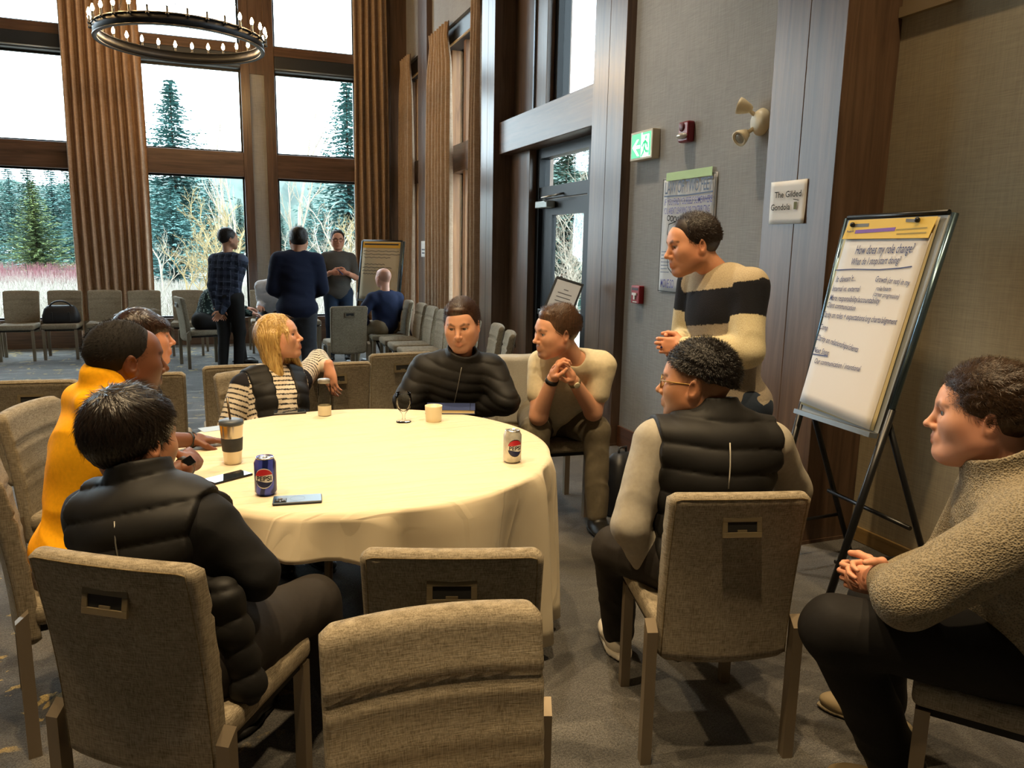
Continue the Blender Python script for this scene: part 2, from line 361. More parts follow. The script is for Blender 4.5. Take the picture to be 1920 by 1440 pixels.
curtain((2.93,11.12),(2.95,10.05),.02,4.46,7,.05,'grey-tan curtain with pinched heading beside the far column with small notice',M_curt2,1,7)
curtain((2.93,9.12),(2.95,8.8),.02,4.46,3,.045,'thin sliver of tan curtain tucked behind the middle wood column',M_curt2,0,8)
# ================================================================ chairs
M_fab=fabric('chair_linen','a69a84','6a5f4c',1.,.85); M_legs=plain('champagne_metal','8b7d68',.38,.55); M_hdark=plain('handle_dark_plate','100f0d',.7); M_hfr=plain('handle_frame','63573f',.5)
M_under=plain('seat_underside','17140f',.8)
def rring(cx,cy,hw,ht,r,n=5,fill=0):
    """rounded rectangle in x/y, n points per corner"""
    out=[]
    for qx,qy,a0 in ((1,1,0),(-1,1,90),(-1,-1,180),(1,-1,270)):
        for k in range(n):
            a=math.radians(a0+90*k/(n-1)); out.append((cx+qx*(hw-r)+r*math.cos(a),cy+qy*(ht-r)+r*math.sin(a)))
        if fill and a0 in (0,180):
            x0=cx+qx*(hw-r); x1=-x0
            for k in range(1,fill): out.append((x0+(x1-x0)*k/fill,cy+qy*ht))
    return out
def back_mesh():
    b=B(); rings=[]; NV=34
    def yc(z): t=(z-.34)/.55; return -.203-.008*t-.058*t*t
    for j in range(NV+1):
        v=j/NV; z=.345+v*.545
        shrink=0
        if v>.965: shrink=.016*((v-.965)/.035)**2
        if v<.03: shrink=.016*((.03-v)/.03)**2
        hw=.203+.010*v-shrink; ht=.027-shrink*.7
        ring=[]
        for x,y in rring(0,0,hw,ht,min(.014,ht*.9),6,8):
            # front face (y>0) has two stitched grooves; whole panel bows backwards in the middle
            g=0
            if y>0:
                for zs in (.625,.765): g+=.010*math.exp(-((z-zs)/.006)**2)-.004*math.exp(-((abs(z-zs)-.02)/.02)**2)
            ring.append((x,yc(z)+y-g*(1 if y>.01 else .3)+.020*(x/.2)**2-.009,z+(.005*(1-(x/.2)**2) if v>.5 else -.008*(1-(x/.2)**2))*(v if v>.5 else 1-v)))
        rings.append(ring)
    q=rings[-1]; yc_=[sum(p[1] for p in q if abs(p[0]-a[0])<.02)/max(1,sum(1 for p in q if abs(p[0]-a[0])<.02)) for a in q]
    rings.append([(p[0]*.97,(yc(.89)+.020*(p[0]/.2)**2-.009)+(p[1]-(yc(.89)+.020*(p[0]/.2)**2-.009))*.12,p[2]+.0015) for p in q]); b.loft(rings); return b.mesh('backrest',True)
def dense_front(me): return me
ME_back=back_mesh(); ME_back.materials.append(M_fab)
b=B(); b.box(-.212,.212,-.185,.245,.405,.475,.022,seg=3); ME_seat=b.mesh('seat',True); ME_seat.materials.append(M_fab)
b=B(); b.box(-.195,.195,-.18,.225,.385,.412); ME_und=b.mesh('seat_frame'); ME_und.materials.append(M_under)
def leg(x,y,top,lean,rear):
    b=B(); w=.0165; rings=[]
    for z,dy in ((0,-lean),(top-(.03 if rear else 0),0)): rings.append([(x+a*w,y+dy+c*w*1.1,z) for a,c in ((1,1),(-1,1),(-1,-1),(1,-1))])
    if rear: rings.append([(x+a*w,y+c*w*1.1,top+(0.0 if c>0 else -.03)) for a,c in ((1,1),(-1,1),(-1,-1),(1,-1))])
    b.loft(rings); m=b.mesh('leg'); m.materials.append(M_legs)
    for f in m.polygons: f.use_smooth=False
    return m
ME_legs=[leg(-.230,-.215,.475,.0,1),leg(.230,-.215,.475,.0,1),leg(-.190,.215,.40,0,0),leg(.190,.215,.40,0,0)]
b=B(); hz,hy=.797,-.2885
for a in ((-.058,.058,.016,.030),(-.058,.058,-.030,-.014),(-.058,-.044,-.014,.016),(.044,.058,-.014,.016)): b.box(a[0],a[1],-.003,.006,a[2],a[3],.001)
b.box(-.014,.014,-.002,.006,-.014,-.007)
ME_hf=b.mesh('handle'); ME_hf.materials.append(M_hfr)
b=B(); b.box(-.05,.05,.001,.008,-.018,.020); ME_hr=b.mesh('handle_dark_plate'); ME_hr.materials.append(M_hdark)  # flat black plastic plate; its dark colour stands in for the shaded hole
def yb_(z,x): t=(z-.34)/.55; return -.203-.008*t-.058*t*t-.025+.020*(x/.2)**2-.009
pp_=[(-.196,yb_(z,.196)-.0005,z) for z in np.linspace(.36,.875,14)]+[(x,yb_(.878,x)-.0005,.879+.005*(1-(x/.2)**2)) for x in np.linspace(-.18,.18,11)]+[(.196,yb_(z,.196)-.0005,z) for z in np.linspace(.875,.36,14)]
pm=B().tube(pp_,.0022,5).mesh('piping',True); pm.materials.append(fabric('piping_linen','8a7a5c','5a4c36',1.,.85))
def make_chair(label,group=None):
    r=empty('banquet_chair',(0,0,0),label,'chair',0,group)
    bk_=inst(ME_back,'backrest',r); inst(pm,'piping',bk_); inst(ME_seat,'seat',r); inst(ME_und,'seat_frame',r)
    for m in ME_legs: inst(m,'leg',r)
    h=inst(ME_hf,'handle',r,(0,hy-.003,hz),(-.17,0,0)); inst(ME_hr,'handle_dark_plate',h)
    return r
PROTO=None
def chair(x,y,rot,label,group=None):
    global PROTO
    if PROTO is None: PROTO=make_chair(label,group); c=PROTO
    else:
        c=copy_tree(PROTO); c['label']=label
        if group: c['group']=group
        elif 'group' in c: del c['group']
    c.location=(x,y,0); c.rotation_euler=(0,0,math.radians(rot)); return c
GT='chairs around the round table'
chair(1.464,1.997,-15.5,'linen banquet chair under the man in glasses, handle on its back',GT)
chair(-.10,2.02,-33.5,'linen banquet chair under the seated dark-haired man in black puffer vest',GT)
chair(.564,1.853,-18.4,'empty linen banquet chair with its back turned, pulled up to the tablecloth',GT)
chair(.337,1.055,175.8,'empty linen banquet chair showing its stitched front, behind the chair at the tablecloth',GT)
chair(-.44,2.79,-76,'linen banquet chair under the man in the yellow hoodie',GT)
chair(-.52,3.60,-107,'linen banquet chair under the woman with dark bangs',GT)
chair(.26,4.14,203,'linen banquet chair under the blonde woman in the striped shirt',GT)
chair(1.17,4.05,165,'linen banquet chair under the man in black quilted jacket facing the table',GT)
chair(1.83,4.15,176,'linen banquet chair under the man in the cream t-shirt',GT)
chair(1.98,1.27,38,'linen banquet chair under the man in the grey fleece',GT)
GB='chairs with backs to the table'
chair(-.85,4.58,-6,'empty linen chair turned away behind the chair of the woman with bangs',GB)
chair(-.39,4.68,0,'empty linen chair turned away between the dark-banged woman and the blonde woman',GB)
chair(.105,4.86,2,'empty linen chair turned away just behind the blonde woman',GB)
chair(.62,4.81,4,'empty linen chair under the blonde woman\'s hanging forearm',GB)
chair(1.09,5.14,4,'empty linen chair turned away, behind the man in the quilted jacket',GB)
GF='chairs of the far group'
chair(1.38,9.05,4,'empty pale chair with back handle standing between the far navy-sweater men',GF)
chair(-.21,10.64,-76,'pale chair turned sideways under the seated person in dark floral top',GF)
chair(2.04,9.66,86,'pale chair under the bald man in navy sweater',GF)
for i,y in enumerate((9.13,8.63,8.13,7.63,7.13)):
    chair(2.08,y,88,'pale linen chair in the row along the columns, %s'%('directly beside the bald man','second along from the bald man','middle one of the five','fourth along from the bald man','at the end towards the glass door')[i],'row of chairs along the columns')
chair(2.12,6.55,80,'pale chair seen edge-on beside the glass door, set back from its twin','two chairs by the door')
chair(2.02,5.98,74,'pale chair seen edge-on beside the glass door, handle showing on its back','two chairs by the door')
LB=('empty tan window-row chair, third past the bag chair away from the wide curtain','empty tan window-row chair, second past the bag chair away from the wide curtain','empty tan window-row chair touching the bag chair, under the red shrubs','tan window-row chair carrying a black handbag','empty tan window-row chair touching the bag chair, before the wide curtain','empty tan window-row chair before the wide curtain, behind the dark bangs','empty tan window-row chair behind the chair turned sideways','tan window-row chair under the person in white shirt','empty tan window-row chair behind the loose navy sweater')
for i,x in enumerate((-3.48,-2.97,-2.46,-1.96,-1.46,-.95,-.40,.66,1.2)): chair(x,11.78+.05*math.sin(i*2.1),180+3*math.sin(i*1.7),LB[i],'chairs along the windows')
# ================================================================ round table, cloth and what stands on it
TX,TY,TR,TZ=.521,3.08,.79,.75
tb=empty('round_table',(TX,TY,0),'round banquet table hidden under the cream tablecloth','table')
B().lathe([(.0,.715),(.775,.715),(.775,.742),(.0,.742)],48).done('tabletop',plain('plywood','9a7a52',.6),tb)
for a in range(4):
    c,s_=math.cos(a*PI/2+1.1),math.sin(a*PI/2+1.1); B().tube([(c*.45,s_*.45,0),(c*.36,s_*.36,.715)],.016,10).done('leg',M_legs,tb)
ZT=TZ+.0035
def T(px,py): p=onz(px,py,ZT); return V3(p[0],p[1],ZT)
M_alu=plain('aluminium','c8c8c6',.25,.95)
def can(p,yaw,label,body,ink,glob):
    r=empty('soda_can',tuple(p),label,'can',yaw)
    B().lathe([(.022,0),(.026,.003),(.033,.012),(.033,.104),(.0265,.117),(.0262,.121),(.0250,.1225),(.0245,.119),(.0,.119)],40).done('can_body',[body],r,smooth=True)
    b=B(); b.lathe([(.0262,.1165),(.0275,.1195),(.0262,.1225),(.0245,.1195),(0,.1192)],40); b.done('can_top',M_alu,r,smooth=True)
    B().lathe([(.0,.1193),(.007,.1193),(.0075,.1206),(.0,.1206)],14,(0,.006,0)).done('pull_tab',M_alu,r)
    # roundel: red cap, white middle, blue bowl, curved onto the can (front is -y)
    def patch(name,mat,fn,R=.0333,n=28):
        b=B(); bm=b.b; rows=[]
        for i in range(n+1):
            x=-1+2*i/n; lo,hi=fn(x); row=[]
            for z in (lo,hi): a=x*.0285/.033; row.append(bm.verts.new((R*math.sin(a),-R*math.cos(a),.060+z*.0295)))
            rows.append(row)
        for a,c in zip(rows,rows[1:]):
            try: bm.faces.new((a[0],c[0],c[1],a[1]))
            except Exception: pass
        b.done(name,mat,r)
    c=lambda x:math.sqrt(max(0,1-x*x)); wv=lambda x,o:o+.10*math.sin(2.6*x)
    patch('roundel_ring',glob[3],lambda x:(-c(x)*1.10,c(x)*1.10),.03315); patch('roundel_white',glob[0],lambda x:(-c(x),c(x)),.0333); patch('roundel_red',glob[1],lambda x:(min(c(x),max(-c(x),.32+.06*math.sin(2.5*x))),c(x)),.03345); patch('roundel_blue',glob[2],lambda x:(-c(x),max(-c(x),min(c(x),-.36-.10*math.sin(2.5*x+.3)))),.03345)
    # lettering bent round the can
    cu=bpy.data.curves.new('t','FONT'); cu.body='PEPSI'; cu.size=.0205; cu.align_x='CENTER'; cu.extrude=.0002; cu.offset=.0004; ob=bpy.data.objects.new('t',cu); COL.objects.link(ob); bpy.context.view_layer.update(); me=bpy.data.meshes.new_from_object(ob.evaluated_get(bpy.context.evaluated_depsgraph_get())); bpy.data.objects.remove(ob)
    for v in me.vertices:
        a=v.co.x*1.05/.033; R=.0336+v.co.z; v.co=(R*math.sin(a),-R*math.cos(a),.0528+v.co.y)
    me.materials.clear(); me.materials.append(ink); link(bpy.data.objects.new('lettering',me),r)
    r.scale=(1.08,1.08,1.06); return r
def faceyaw(p): return math.atan2(p[0],-p[1])+PI   # turns local -y towards the camera
def yaw_cam(p): return math.atan2(-(0-p[0]),-(p[1]))  # local -y points to the camera at the origin
M_cw=plain('can_white','e4e2da',.3); M_cr=plain('can_red','c02a33',.3); M_cb=plain('can_navy','14204a',.3); M_ck=plain('can_ink','0d0f18',.35)
t=NT('can_blue'); t.rough(.28); t.p.inputs['Metallic'].default_value=.35; w=t.N('ShaderNodeTexWave'); w.inputs['Scale'].default_value=9; w.inputs['Distortion'].default_value=6; t.L(t.coords(),w.inputs['Vector']); t.col(t.ramp(w.outputs[1],[(.35,'1b2560'),(.6,'4a57c4')])); M_cblue=t.m
t=NT('can_silver'); t.rough(.3); t.p.inputs['Metallic'].default_value=.4; w=t.noise(t.coords(),22,3); t.col(t.ramp(w,[(.4,'d9d6c8'),(.62,'b5b3aa')])); M_csil=t.m
p=T(499,926); can(p,math.atan2(p[0],p[1])*-1-.15,'blue and navy soda can on the tablecloth beside the phone',M_cblue,M_ck,(M_cw,M_cr,M_cb,M_cw))
p=T(960,866); can(p,math.atan2(p[0],p[1])*-1+.35,'silver white soda can near the edge of the tablecloth',M_csil,M_ck,(M_cw,M_cr,M_cb,M_ck))
# insulated tumbler with straw
p=T(437,868); r=empty('tumbler',tuple(p),'stainless steel tumbler with dark sleeve, lid and metal straw','tumbler'); M_ss=plain('stainless_steel','c2b8a4',.22,.95)
B().lathe([(.0,0),(.030,0),(.0315,.004),(.0425,.150),(.0425,.156),(.0,.156)],36).done('cup',M_ss,r,smooth=True)
B().lathe([(.0346,.050),(.0366,.052),(.0398,.100),(.0385,.103)],36,cap=False).done('sleeve',plain('sleeve_slate','2c2f33',.7,var=.3),r,smooth=True)
B().lathe([(.0,.152),(.0445,.152),(.0450,.160),(.0425,.168),(.030,.172),(0,.172)],36).done('lid',plain('lid_slate','3d4652',.45),r,smooth=True)
B().tube([(.003,0,.10),(-.010,.002,.255)],.0042,10).done('straw',plain('straw_bronze','6a5c48',.3,.8),r,smooth=True)
# phones
M_bezel=plain('phone_black','0d0e11',.3); M_scr=plain('phone_screen','1c232b',.03,spec=.9)
def phone(p,rot,label,back=False):
    r=empty('phone',tuple(p),label,'phone',rot); B().box(-.0375,.0375,-.0775,.0775,0,.0085,.004,seg=3).done('case',M_bezel if not back else plain('phone_case','1d2a38',.35),r)
    if not back: B().box(-.034,.034,-.074,.074,.0084,.0089).done('screen',M_scr,r)
    else:
        B().box(-.0355,.0355,-.0755,.0755,.0084,.0090,.0003).done('back_plate',plain('phone_back','3e5a78',.3),r)
        b=B(); b.lathe([(.022,.0088),(.0232,.0094),(.0244,.0088)],32,cap=False); b.done('charging_ring',plain('ring_dark','24364a',.35),r)
        h=B().box(-.033,.005,.034,.072,.0088,.0112,.0015).done('camera_bump',M_bezel,r)
        for a,c in ((-.023,.062),(-.023,.044),(-.006,.053)): B().lathe([(.0072,.011),(.0072,.0128),(.0055,.013),(0,.0124)],18,(a,c,0)).done('lens',plain('lens_glass','4b4a48',.1,.4),h)
    return r
phone(T(428,897),-1.0,'black phone lying face up reflecting the window, beside the tumbler')
phone(T(558,939),1.45,'blue-backed phone with round ring and three lenses, next to the blue can',True)
phone(T(543,774),1.55,'dark phone lying at the rim in front of the blonde woman')
# clear bottle
M_clear=NT('clear_glass'); tr=M_clear.N('ShaderNodeBsdfTransparent'); tr.inputs[0].default_value=(.96,.97,.97,1); gl=M_clear.N('ShaderNodeBsdfGlossy'); gl.inputs['Roughness'].default_value=.03; lw=M_clear.N('ShaderNodeLayerWeight'); lw.inputs[0].default_value=.13; mx=M_clear.N('ShaderNodeMixShader'); M_clear.L(lw.outputs[0],mx.inputs[0]); M_clear.L(tr.outputs[0],mx.inputs[1]); M_clear.L(gl.outputs[0],mx.inputs[2]); M_clear.L(mx.outputs[0],M_clear.out.inputs[0]); M_clear=M_clear.m
p=T(609,779); r=empty('water_bottle',tuple(p),'slim clear glass bottle with pale label in front of the blonde woman','bottle')
B().lathe([(.0,0),(.030,.0),(.0315,.004),(.0315,.150),(.028,.160),(.028,.166)],32).done('bottle_body',M_clear,r,smooth=True); B().lathe([(.0318,.004),(.0320,.006),(.0320,.050),(.0318,.052)],32,cap=False).done('label_band',plain('label_cream','d9ceb0',.6),r,smooth=True); B().lathe([(.0,.162),(.0295,.162),(.0295,.180),(.027,.182),(0,.182)],28).done('cap',plain('cap_grey','8d8a84',.4,.4),r,smooth=True)
# goblet
p=T(757,791); r=empty('water_goblet',tuple(p),'stemmed water goblet on the tablecloth beside the cup','glass')
B().lathe([(.0,0),(.036,.0),(.035,.004),(.010,.010),(.006,.022),(.007,.036),(.014,.048),(.030,.066),(.037,.090),(.037,.115),(.034,.142),(.0325,.142),(.0355,.115),(.0355,.091),(.029,.069),(.012,.052),(0,.049)],40).done('bowl_and_stem',M_clear,r,smooth=True)
# cup
p=T(813,790); r=empty('coffee_cup',tuple(p),'small handleless cream coffee cup beside the goblet','cup'); M_cup=plain('cup_glaze','e3d6b4',.3)
B().lathe([(.0,0),(.034,0),(.0365,.004),(.0385,.020),(.0415,.074),(.0415,.078),(.0385,.078),(.036,.030),(.030,.012),(0,.012)],36).done('cup_wall',M_cup,r,smooth=True)
# notebook
p=T(845,770); r=empty('notebook',tuple(p),'navy hardcover notebook lying in front of the man in quilted jacket','notebook',-.32)
B().box(-.125,.125,-.085,.085,.0,.004,.001).done('back_cover',plain('book_cloth','27345c',.6),r); B().box(-.122,.122,-.081,.082,.004,.019).done('pages',plain('paper_edge','d6c59c',.8),r); B().box(-.125,.125,-.085,.085,.019,.023,.001).done('front_cover',plain('book_cloth','27345c',.6),r); B().tube([(.10,-.086,.0235),(.10,.086,.0235)],.0012,6).done('elastic_band',M_ck,r)
# folded paper beside the tumbler
p=T(402,804); B().box(-.06,.06,-.045,.045,0,.002).done('paper_sheet',plain('paper_blue','9fb2c8',.7),None,'pale blue paper lying beyond the tumbler','paper',loc=tuple(p),rot=(0,0,.3))
# ================================================================ things on the walls, chandelier, easels, bags
def planepx(px,py,O,n):
    w=ray(px,py); return CAM+w*(np.dot(np.asarray(O)-CAM,n)/np.dot(w,n))
def line_text(name,s,P0,P1,up,h,mat,parent,shear=0.,bold=0.,base=(0,0,0),off=.0012):
    """one line of lettering whose baseline runs from P0 to P1"""
    P0=np.asarray(P0,float); P1=np.asarray(P1,float); x=nrm(P1-P0); up=np.asarray(up,float); z=nrm(np.cross(x,up))
    c=bpy.data.curves.new(name,'FONT'); c.body=s; c.size=1; c.shear=shear; c.offset=bold; c.resolution_u=2; o=bpy.data.objects.new(name,c); COL.objects.link(o); bpy.context.view_layer.update()
    me=bpy.data.meshes.new_from_object(o.evaluated_get(bpy.context.evaluated_depsgraph_get())); bpy.data.objects.remove(o)
    xs=[v.co.x for v in me.vertices]; x0,x1=min(xs),max(xs); sx=np.linalg.norm(P1-P0)/(x1-x0); hs=h/.72
    M=frame(P0-np.asarray(base)+z*off,x,up)@Matrix.Diagonal((sx,hs,1,1))@Matrix.Translation((-x0,0,0)); me.transform(M); me.materials.clear(); me.materials.append(mat)
    return link(bpy.data.objects.new(name,me),parent)
def slab(name,A,Bp,D,th,mat,parent=None,base=(0,0,0),**k):
    """parallelogram slab: corner A, along A->Bp and A->D, thickness towards the back"""
    A,Bp,D=[np.asarray(q,float)-np.asarray(base) for q in (A,Bp,D)]; n=nrm(np.cross(Bp-A,D-A)); b=B(); q=[A,Bp,Bp+D-A,D]
    b.loft([[tuple(p+n*0) for p in q],[tuple(p-n*th) for p in q]]); return b.done(name,mat,parent,**k)
def strip(name,pts,w,n,mat,parent,base=(0,0,0),off=.0015): # drawn marker stroke on a surface with normal n
    b=B(); pts=[np.asarray(p,float)-np.asarray(base)+np.asarray(n)*off for p in pts]
    for a,c in zip(pts,pts[1:]):
        s=nrm(np.cross(n,c-a))*w/2; e=nrm(c-a)*w*.3; b.quad(tuple(a-s-e),tuple(c-s+e),tuple(c+s+e),tuple(a+s-e))
    return b.done(name,mat,parent)
WX=V3(0,-1,0); WZ=V3(0,0,1); WN=V3(-1,0,0)
M_ink=plain('marker_navy','1d2a66',.6); M_inkg=plain('marker_slate','4a5a78',.6); M_inkp=plain('marker_violet','3b3a94',.6); M_paper=plain('poster_paper','d2d0ce',.8); M_print=plain('print_black','151515',.7)
# ---- exit sign
y0,y1,z0,z1=5.255,4.945,2.236,2.441
r=empty('exit_sign',(3.02,(y0+y1)/2,z0),'green running-man exit sign with arrow on the wall','sign'); bs=np.array([3.02,(y0+y1)/2,z0])
B().box(-.065,0,(y1-y0)/2,(y0-y1)/2,0,z1-z0,.004).done('housing',plain('sign_beige','c9bda4',.5),r)
M_sgreen=plain('sign_green','0f8a58',.4,emit='12a066',es=.9); M_swhite=plain('sign_white','e8fff4',.4,emit='dff7ee',es=.9)
X=3.02-.066; S2=lambda u,v: np.array([X,y0-(y0-y1)*u,z0+(z1-z0)*v])
def poly(name,uv,mat,off): 
    b=B(); b.quad(*[tuple(S2(u,v)-bs+WN*off) for u,v in uv],mi=0); return b.done(name,mat,r)
poly('face_left',[(.06,.08),(.5,.08),(.5,.92),(.06,.92)],M_sgreen,.0005); poly('face_right',[(.5,.08),(.94,.08),(.94,.92),(.5,.92)],M_swhite,.0005)
poly('door_jamb',[(.86,.10),(.94,.10),(.94,.92),(.86,.92)],M_sgreen,.001); poly('door_lintel',[(.56,.84),(.94,.84),(.94,.92),(.56,.92)],M_sgreen,.0012)
poly('arrow',[(.10,.46),(.30,.72),(.40,.72),(.26,.52),(.46,.52),(.46,.40),(.26,.40),(.44,.14),(.34,.14)],M_swhite,.001)
man=[[(.70,.62),(.66,.40),(.74,.26),(.84,.24)],[(.66,.40),(.62,.24),(.54,.12)],[(.70,.62),(.62,.56),(.56,.46)],[(.70,.60),(.78,.52),(.80,.40)]]
for q in man: strip('runner_limb',[S2(*p) for p in q],.018,WN,M_sgreen,r,bs,.0016)
b=B(); b.lathe([(.013,0),(.0,.0)],14,cap=False); hdm=b.done('runner_head',M_sgreen,r); hdm.matrix_local=frame(S2(.72,.74)-bs+WN*.0018,WX,WZ)
# ---- fire strobe
r=empty('fire_strobe',(3.02,4.575,2.30),'dark red fire alarm strobe with clear lens on the wall','alarm'); M_red=plain('alarm_red','7a1420',.35)
B().box(-.055,0,-.06,.06,0,.135,.012).done('housing',M_red,r); B().sphere((-.06,.0,.040),(.028,.055,.020),seg=16).done('strobe_lens',plain('strobe_clear','cfc8bc',.12,.3),r); B().lathe([(.030,0),(.026,.006),(.0,.006)],18).done('sounder_grille',plain('alarm_red_dark','5a0e18',.5),r).matrix_local=frame((-.056,.012,.098),WX,WZ)
# ---- emergency light with two heads
r=empty('emergency_light',(3.02,3.83,2.33),'cream twin-head emergency light on the wall beside the wood column','light'); M_cr2=plain('fixture_cream','dccfae',.45)
o=B().lathe([(.0,0),(.075,0),(.078,.012),(.060,.040),(.045,.050),(0,.052)],28).done('base_plate',M_cr2,r,smooth=True); o.matrix_local=frame((0,0,0),WX,WZ)
for (dy,dz,tx) in ((.06,.085,(-.7,.75,.35)),(.06,-.075,(-.75,-.1,-.5))):
    h=B().tube([(-.04,.02,dz*.45),(-.07,.045,dz*.8)],.012,8).done('arm',M_cr2,r)
    c=V3(-.085,.06,dz); d=nrm(tx); rings=[(.014,-.045),(.026,-.03),(.046,.02),(.048,.038),(.040,.040),(.030,.030),(0,.028)]
    q=B().lathe(rings,24).done('lamp_head',M_cr2,r,smooth=True); x=nrm(np.cross(d,V3(0,0,1))); q.matrix_local=frame(c,x,np.cross(d,x))
    q2=B().lathe([(.034,.031),(.020,.036),(0,.038)],20).done('lens',plain('lens_grey','a8a294',.2,.3),q,smooth=True)
# ---- fire pull station
r=empty('fire_pull_station',(3.02,5.125,1.18),'small red fire alarm pull station with white T handle','alarm'); M_red2=plain('pull_red','9c1a22',.4)
B().box(-.045,0,-.060,.060,0,.135,.006).done('housing',M_red2,r); M_wt=plain('pull_white','e6e0da',.5)
b=B(); b.box(-.054,-.044,-.032,.032,.062,.080); b.box(-.054,-.044,-.010,.010,.030,.062); b.done('pull_handle',M_wt,r); B().box(-.047,-.044,-.045,.045,.10,.118).done('label_plate',plain('pull_dark','3a0a0e',.5),r); B().box(-.0465,-.044,-.03,.03,.008,.016).done('label_strip',M_wt,r)
# ---- poster
PX=3.017; py0,py1,pz0,pz1=4.855,4.225,1.285,2.083; bs=np.array([3.02,(py0+py1)/2,pz0]); r=empty('poster',tuple(bs),'hand-lettered paper poster about the law of two feet taped to the wall','poster')
nx,nz=10,14; V=[]; 
for j in range(nz+1):
    for i in range(nx+1): V.append((-.004-.002*math.sin(i*.9+j*.5)*math.sin(j*.35)**2,(py0-py1)/2-(py0-py1)*i/nx,(pz1-pz0)*j/nz))
me=mesh_np('sheet',V,np.array([(j*(nx+1)+i,j*(nx+1)+i+1,(j+1)*(nx+1)+i+1,(j+1)*(nx+1)+i) for j in range(nz) for i in range(nx)])); me.materials.append(M_paper); o=link(bpy.data.objects.new('sheet',me),r); md=o.modifiers.new('s','SOLIDIFY'); md.thickness=.0015
pp=lambda u,v: np.array([PX-.008,py0-(py0-py1)*u,pz0+(pz1-pz0)*v])
strip('border_line',[pp(.008,.99),pp(.008,.01),pp(.99,.01),pp(.99,.99),pp(.008,.99)],.006,WN,M_print,r,bs,.004)
slab('tape',pp(.07,.975)+WN*.006,pp(.93,.975)+WN*.006,pp(.07,1.045)+WN*.006,.001,plain('tape_green','a8c46a',.5),r,bs)
q=line_text('heading','LAW OF TWO FEET',pp(.06,.865),pp(.95,.865),WZ,.085,M_inkg,r,0,.006,bs,.006)
strip('underline',[pp(.05,.845),pp(.5,.838),pp(.96,.848)],.010,WN,M_inkg,r,bs,.006)
line_text('lettering','IF YOU FIND YOURSELF SOMEWHERE',pp(.06,.765),pp(.96,.765),WZ,.047,M_inkp,r,.1,.004,bs,.006)
line_text('lettering',"YOU AREN'T LEARNING OR CONTRIBUTING,",pp(.05,.69),pp(.93,.69),WZ,.045,M_inkp,r,.1,.004,bs,.006)
line_text('lettering','MOVE SO',pp(.06,.045),pp(.33,.045),WZ,.062,M_inkp,r,.1,.005,bs,.006)
ft=[(.40,.20),(.30,.17),(.20,.22),(.17,.32),(.20,.44),(.15,.52),(.17,.60),(.30,.62),(.44,.58),(.47,.46),(.44,.33),(.40,.20)]
strip('foot_outline',[pp(*p) for p in ft],.008,WN,M_print,r,bs,.006)
for i in range(5): strip('toe_outline',[pp(.16+.065*i+.028*math.cos(a),.655-.006*i+.022*math.sin(a)) for a in np.linspace(0,2*PI,9)],.007,WN,M_print,r,bs,.006)
for i in range(7): strip('note_line',[pp(.05,.36-.03*i),pp(.22-.02*(i%3),.362-.03*i)],.005,WN,M_inkg,r,bs,.006)
# ---- printed notices on the columns
def notice(c0,c1,zb,zt,label,lines):
    bs=np.array([2.94,(c0+c1)/2,zb]); r=empty('paper_notice',tuple(bs),label,'notice'); V=[]; n=8
    for j in range(n+1):
        for i in range(n+1): V.append((-.003-.010*((i/n-.5)**2)*(.4+j/n)-.006*math.exp(-(j/2)**2)*(i/n),(c0-c1)/2-(c0-c1)*i/n,(zt-zb)*j/n))
    me=mesh_np('sheet',V,np.array([(j*(n+1)+i,j*(n+1)+i+1,(j+1)*(n+1)+i+1,(j+1)*(n+1)+i) for j in range(n) for i in range(n)])); me.materials.append(plain('notice_paper','dcdad6',.8)); o=link(bpy.data.objects.new('sheet',me),r); md=o.modifiers.new('s','SOLIDIFY'); md.thickness=.001; return r,bs
r,bs=notice(3.605,3.32,1.737,1.968,'white notice reading The Gilded Gondola on the near wood column',None)
pp=lambda u,v: np.array([2.932,3.605-.285*u,1.737+.231*v])
line_text('lettering','The Gilded',pp(.14,.62),pp(.88,.62),WZ,.034,M_print,r,0,.012,bs,.002); line_text('lettering','Gondola',pp(.06,.33),pp(.60,.33),WZ,.034,M_print,r,0,.012,bs,.002)
slab('gondola_icon',pp(.70,.33)+WN*.002,pp(.78,.33)+WN*.002,pp(.70,.50)+WN*.002,.0005,plain('icon_olive','6a6a3a',.7),r,bs); strip('gondola_cable',[pp(.68,.56),pp(.82,.53)],.004,WN,M_print,r,bs,.002)
r,bs=notice(11.51,11.22,1.42,1.657,'small white notice on the far column beside the grey-tan curtain',None)
for i,(a,c) in enumerate(((.2,.8),(.25,.75))): strip('print_line',[np.array([2.93,11.51-.29*a,1.53-.05*i]),np.array([2.93,11.51-.29*c,1.53-.05*i])],.022,WN,plain('print_grey','6a6a70',.7),r,bs,.003)
# ---- chandelier
c=K(340,76,8.75); r=empty('ring_chandelier',tuple(c),'black ring chandelier with candle bulbs hanging before the windows','chandelier'); R=.895; M_iron=plain('wrought_iron','1d1d20',.45,.5)
n=72; rg=[]
for rr,z in ((R,-.055),(R+.006,-.055),(R+.006,.055),(R-.028,.055),(R-.028,-.055),(R,-.055)): rg.append([(rr*math.cos(2*PI*k/n),rr*math.sin(2*PI*k/n),z) for k in range(n)])
b=B(); b.loft(rg,cap=False); 
for z in (-.058,.058):
    b.loft([[(rr*math.cos(2*PI*k/n),rr*math.sin(2*PI*k/n),zz) for k in range(n)] for rr,zz in ((R+.014,z-.006),(R+.014,z+.006),(R-.034,z+.006),(R-.034,z-.006),(R+.014,z-.006))],cap=False)
b.done('ring',M_iron,r,smooth=False)
M_bulb=plain('candle_bulb','ffd9a0',.4,emit='ffcf8a',es=130.)
